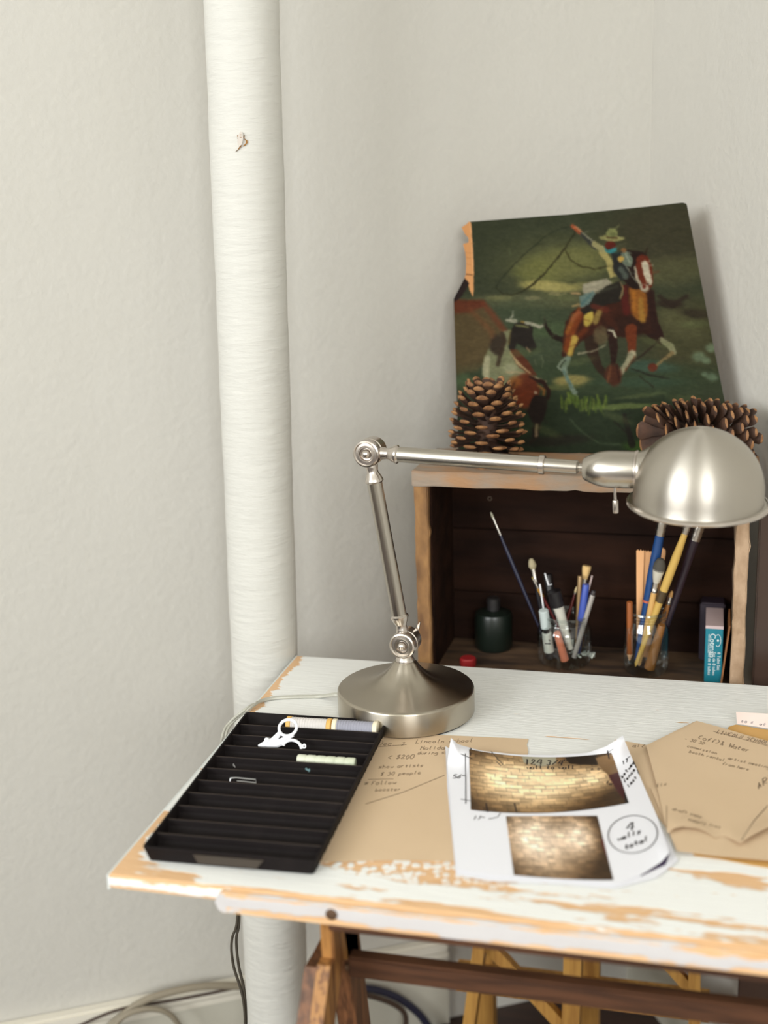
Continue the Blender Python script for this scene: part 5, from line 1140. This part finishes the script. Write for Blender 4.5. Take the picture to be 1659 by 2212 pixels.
for i, (tp, bt_, lb) in enumerate([((1383, 1190), (1380, 1420), 'flat wooden stir stick at the left of the right jar'), ((1399, 1192), (1384, 1420), 'flat wooden stir stick just behind the blue brush'), ((1431, 1196), (1395, 1420), 'rounded wooden stir stick behind the mop brush')]):
    a_, b_ = bundle(J2, JY2, R2, tp, bt_, .016+.003*i); d = (b_-a_).normalized(); s_ = d.cross(Vector((0, 1, 0))).normalized()*(.0052 if i < 2 else .0042)
    if i < 2:
        tp_ = [a_-s_, a_-s_*.5-d*.0015, a_-s_*.2+d*.001, a_+s_*.1-d*.002, a_+s_*.5+d*.0005, a_+s_*.8-d*.001, a_+s_]; bs = .55
    else: tp_ = [a_-s_, a_-s_*.8-d*.005, a_-d*.008, a_+s_*.8-d*.005, a_+s_]; bs = 1
    poly_ = tp_+[b_+s_*bs, b_-s_*bs]
    tag(obj('stir_stick', prism(poly_, Vector((0, .002, 0))), cmat((226, 170, 118), .7), smooth=False), lb, 'stick', 'wooden stir sticks in the right jar')
stick(PBj, (1360, 1300), (1360, 1430), -.020, [('barrel', 0, .86, .0040, .0040, cmat((150, 84, 40))), ('sharpened_end', .86, .97, .0040, .0010, cmat((214, 170, 130)))], 'pencil', 'orange-brown pencil standing point down at the left of the right jar', 'pencil', prism4=True)
stick(PBj, (1430, 1350), (1398, 1460), -.022, [('barrel', 0, 1, .0050, .0075, cmat((128, 84, 38)))], 'wooden_dowel', 'thick amber-brown wooden dowel inside the right jar', 'dowel')

# green bottle, red cap
m_green = mat('dark_green_glass', RGB(20, 28, 22), .35)
gb_ = at_z(1062, 1408, ZI); gb_.y += .02; wG = (at_y(1100, 1380, gb_.y).x-at_y(1020, 1380, gb_.y).x)/2
hG = at_y(1060, 1318, gb_.y).z-CFL
bt_o = thing('green_bottle', (gb_.x, gb_.y, CFL), 'dark green bottle in shadow at the back left of the crate', 'bottle')
obj('bottle_body', lathe([(0, 0), (wG*.92, 0), (wG, .004), (wG, hG*.86), (wG*.93, hG*.95), (wG*.6, hG), (wG*.4, hG*1.02)], 28, Vector((gb_.x, gb_.y, CFL+.0004)), Vector((gb_.x, gb_.y, CFL+1))), m_green, bt_o)
obj('bottle_cap', lathe([(.010, hG*1.0), (.010, hG*1.3), (.008, hG*1.34)], 20, Vector((gb_.x, gb_.y, CFL)), Vector((gb_.x, gb_.y, CFL+1))), cmat((36, 34, 34)), bt_o)
rp_ = at_y(1011, 1437, .665); 
tag(obj('red_cap', lathe([(0, 0), (.011, 0), (.0115, .002), (.0115, .010), (.010, .012), (0, .012)], 24, Vector((rp_.x, .665, CFL+.0004)), Vector((rp_.x, .665, CFL+1))), cmat((150, 34, 36))), 'dark red round cap on the crate floor beside the lamp base', 'cap')
tag(obj('black_scrap', box(at_y(1136, 1446, .648).x, at_y(1158, 1446, .648).x, .644, .654, CFL+.0004, CFL+.004, .001), cmat((24, 20, 20))), 'small black scrap beside the left jar', 'scrap')
# watercolour box
m_teal = mat('teal_card', RGB(18, 118, 136), .45); m_lid = mat('silver_pink_card', RGB(196, 176, 176), .45); m_dk = mat('dark_plum_card', RGB(44, 34, 46), .5)
bY = .66; bx0_ = at_y(1523, 1400, bY).x; bx1_ = at_y(1561, 1400, bY).x; bzt = at_y(1540, 1352, bY).z
wb = thing('watercolour_box', ((bx0_+bx1_)/2, bY+.04, CFL), 'teal boxed set standing on end at the right side of the crate', 'box')
carton = obj('carton', box(bx0_, bx1_, bY, bY+.075, CFL+.0004, bzt-.0005, .0006), m_teal, wb, smooth=False)
obj('lid_edge', box(bx0_-.0003, bx1_+.0003, bY-.0003, bY+.075, bzt-.0045, bzt, .0004), m_lid, wb, smooth=False, label='pale pinkish top edge')
def text_mesh(s, size, origin, xdir, ydir, th=.0002):
    cu = bpy.data.curves.new('t', 'FONT'); cu.body = s; cu.size = size; cu.extrude = th; cu.resolution_u = 3
    o_ = bpy.data.objects.new('t', cu); COL.objects.link(o_); dg = bpy.context.evaluated_depsgraph_get(); me = bpy.data.meshes.new_from_object(o_.evaluated_get(dg))
    V = [Vector(origin)+xdir*v.co.x+ydir*v.co.y+xdir.cross(ydir)*v.co.z for v in me.vertices]; Fs = [tuple(p.vertices) for p in me.polygons]
    bpy.data.objects.remove(o_); bpy.data.curves.remove(cu); bpy.data.meshes.remove(me); return V, Fs
dn = Vector((0, 0, -1)); rt_ = Vector((1, 0, 0)); wB = bx1_-bx0_; yF = bY-.0004
xc = lambda f: bx0_+wB*f
tz = lambda py: at_y(1540, py, bY).z
txs = [text_mesh('Cotman', .0105, (xc(.27), yF, tz(1368)), dn, rt_), text_mesh('WATER COLOURS', .0032, (xc(.16), yF, tz(1370)), dn, rt_),
       text_mesh('8 Tube Set', .0058, (xc(.72), yF, tz(1408)), dn, rt_), text_mesh('Set de 8 tubes', .0058, (xc(.46), yF, tz(1408)), dn, rt_), text_mesh('Set de 8 tubes', .0058, (xc(.2), yF, tz(1408)), dn, rt_)]
cx_, cz_ = xc(.72), tz(1383)
txs.append(tube([Vector((cx_+math.cos(t)*wB*.16, yF, cz_+math.sin(t)*.0085)) for t in np.linspace(-2.2, 2.2, 20)], .0004, 6)); txs.append(lathe([(0, 0), (.0016, .0001), (0, .0003)], 6, Vector((cx_, yF, cz_)), Vector((cx_, yF-1, cz_))))
obj('box_lettering', join(*txs), cmat((214, 226, 226), .5), carton, smooth=False)
dbx0 = at_y(1512, 1330, .745).x; dbx1 = at_y(1566, 1330, .745).x; dbz = at_y(1540, 1300, .745).z
tag(obj('dark_box', box(dbx0, min(dbx1, xr0-.002),   .738, .768, CFL+.0004, dbz, .002), m_dk), 'dark plum-coloured box behind the teal box in the crate', 'box')
tb0 = at_y(1563, 1400, .65).x
tag(obj('thin_board', prism([(tb0-.0025, .65, CFL+.0004), (tb0-.0005, .65, CFL+.0004), (xr0-.0012, .65, tz(1345)), (xr0-.003, .65, tz(1345))], Vector((0, .07, 0))), cmat((150, 98, 56), .6), smooth=False), 'thin tan board leaning between the teal box and the crate side', 'board')

# ================================================================== CABLES BY THE WALL
m_cab = mat('grey_cable', RGB(140, 130, 112), .5); m_cabb = mat('dark_blue_cable', RGB(40, 40, 60), .45); m_cabbr = mat('brown_cable', RGB(70, 54, 44), .5)
def WP(px, py, off=.04): return at_pl(px, py, W0-wn*off, wn)
def cable(pts, r, m, label, off=.04, tail=None):
    P = [WP(x, y, off) for x, y in pts]
    for e in (0, -1):
        if (tail or (1, 1))[e] and P[e].z < .12:
            q = P[e].copy(); d = (P[e]-P[1 if e == 0 else -2]).normalized(); q += Vector((d.x, d.y, 0))*.03; q.z = r+.001; m_ = (P[e]+q)/2; m_ += Vector((d.x, d.y, 0))*.02
            if e == 0: P = [q, m_]+P
            else: P = P+[m_, q]
    P = spline(P, 8)
    for p in P: p.z = max(p.z, r+.0005)
    tag(obj('cable', tube(P, r, 10), m), label, 'cable')
cable([(215, 2240), (262, 2196), (320, 2158), (400, 2136), (470, 2129), (560, 2134), (640, 2150), (700, 2200), (720, 2260)], .0062, m_cab, 'thick grey cable arching in front of the skirting board, left of the pipe', .035)
cable([(228, 2250), (262, 2200), (312, 2180), (362, 2188), (392, 2225), (400, 2260)], .0045, m_cab, 'grey cable loop below the thick one, at the bottom left', .05)
cable([(150, 2225), (260, 2180), (380, 2160), (500, 2136), (600, 2110)], .0022, m_cabbr, 'thin brown cable along the skirting board', .026, (0, 0))
cable([(770, 2135), (810, 2138), (860, 2156), (905, 2190), (940, 2235)], .0065, m_cabb, 'dark blue cable curving under the tabletop', .04)
cable([(770, 2148), (810, 2154), (855, 2172), (876, 2195), (874, 2240)], .0045, m_cabbr, 'brown cable looping below the dark blue one', .055)
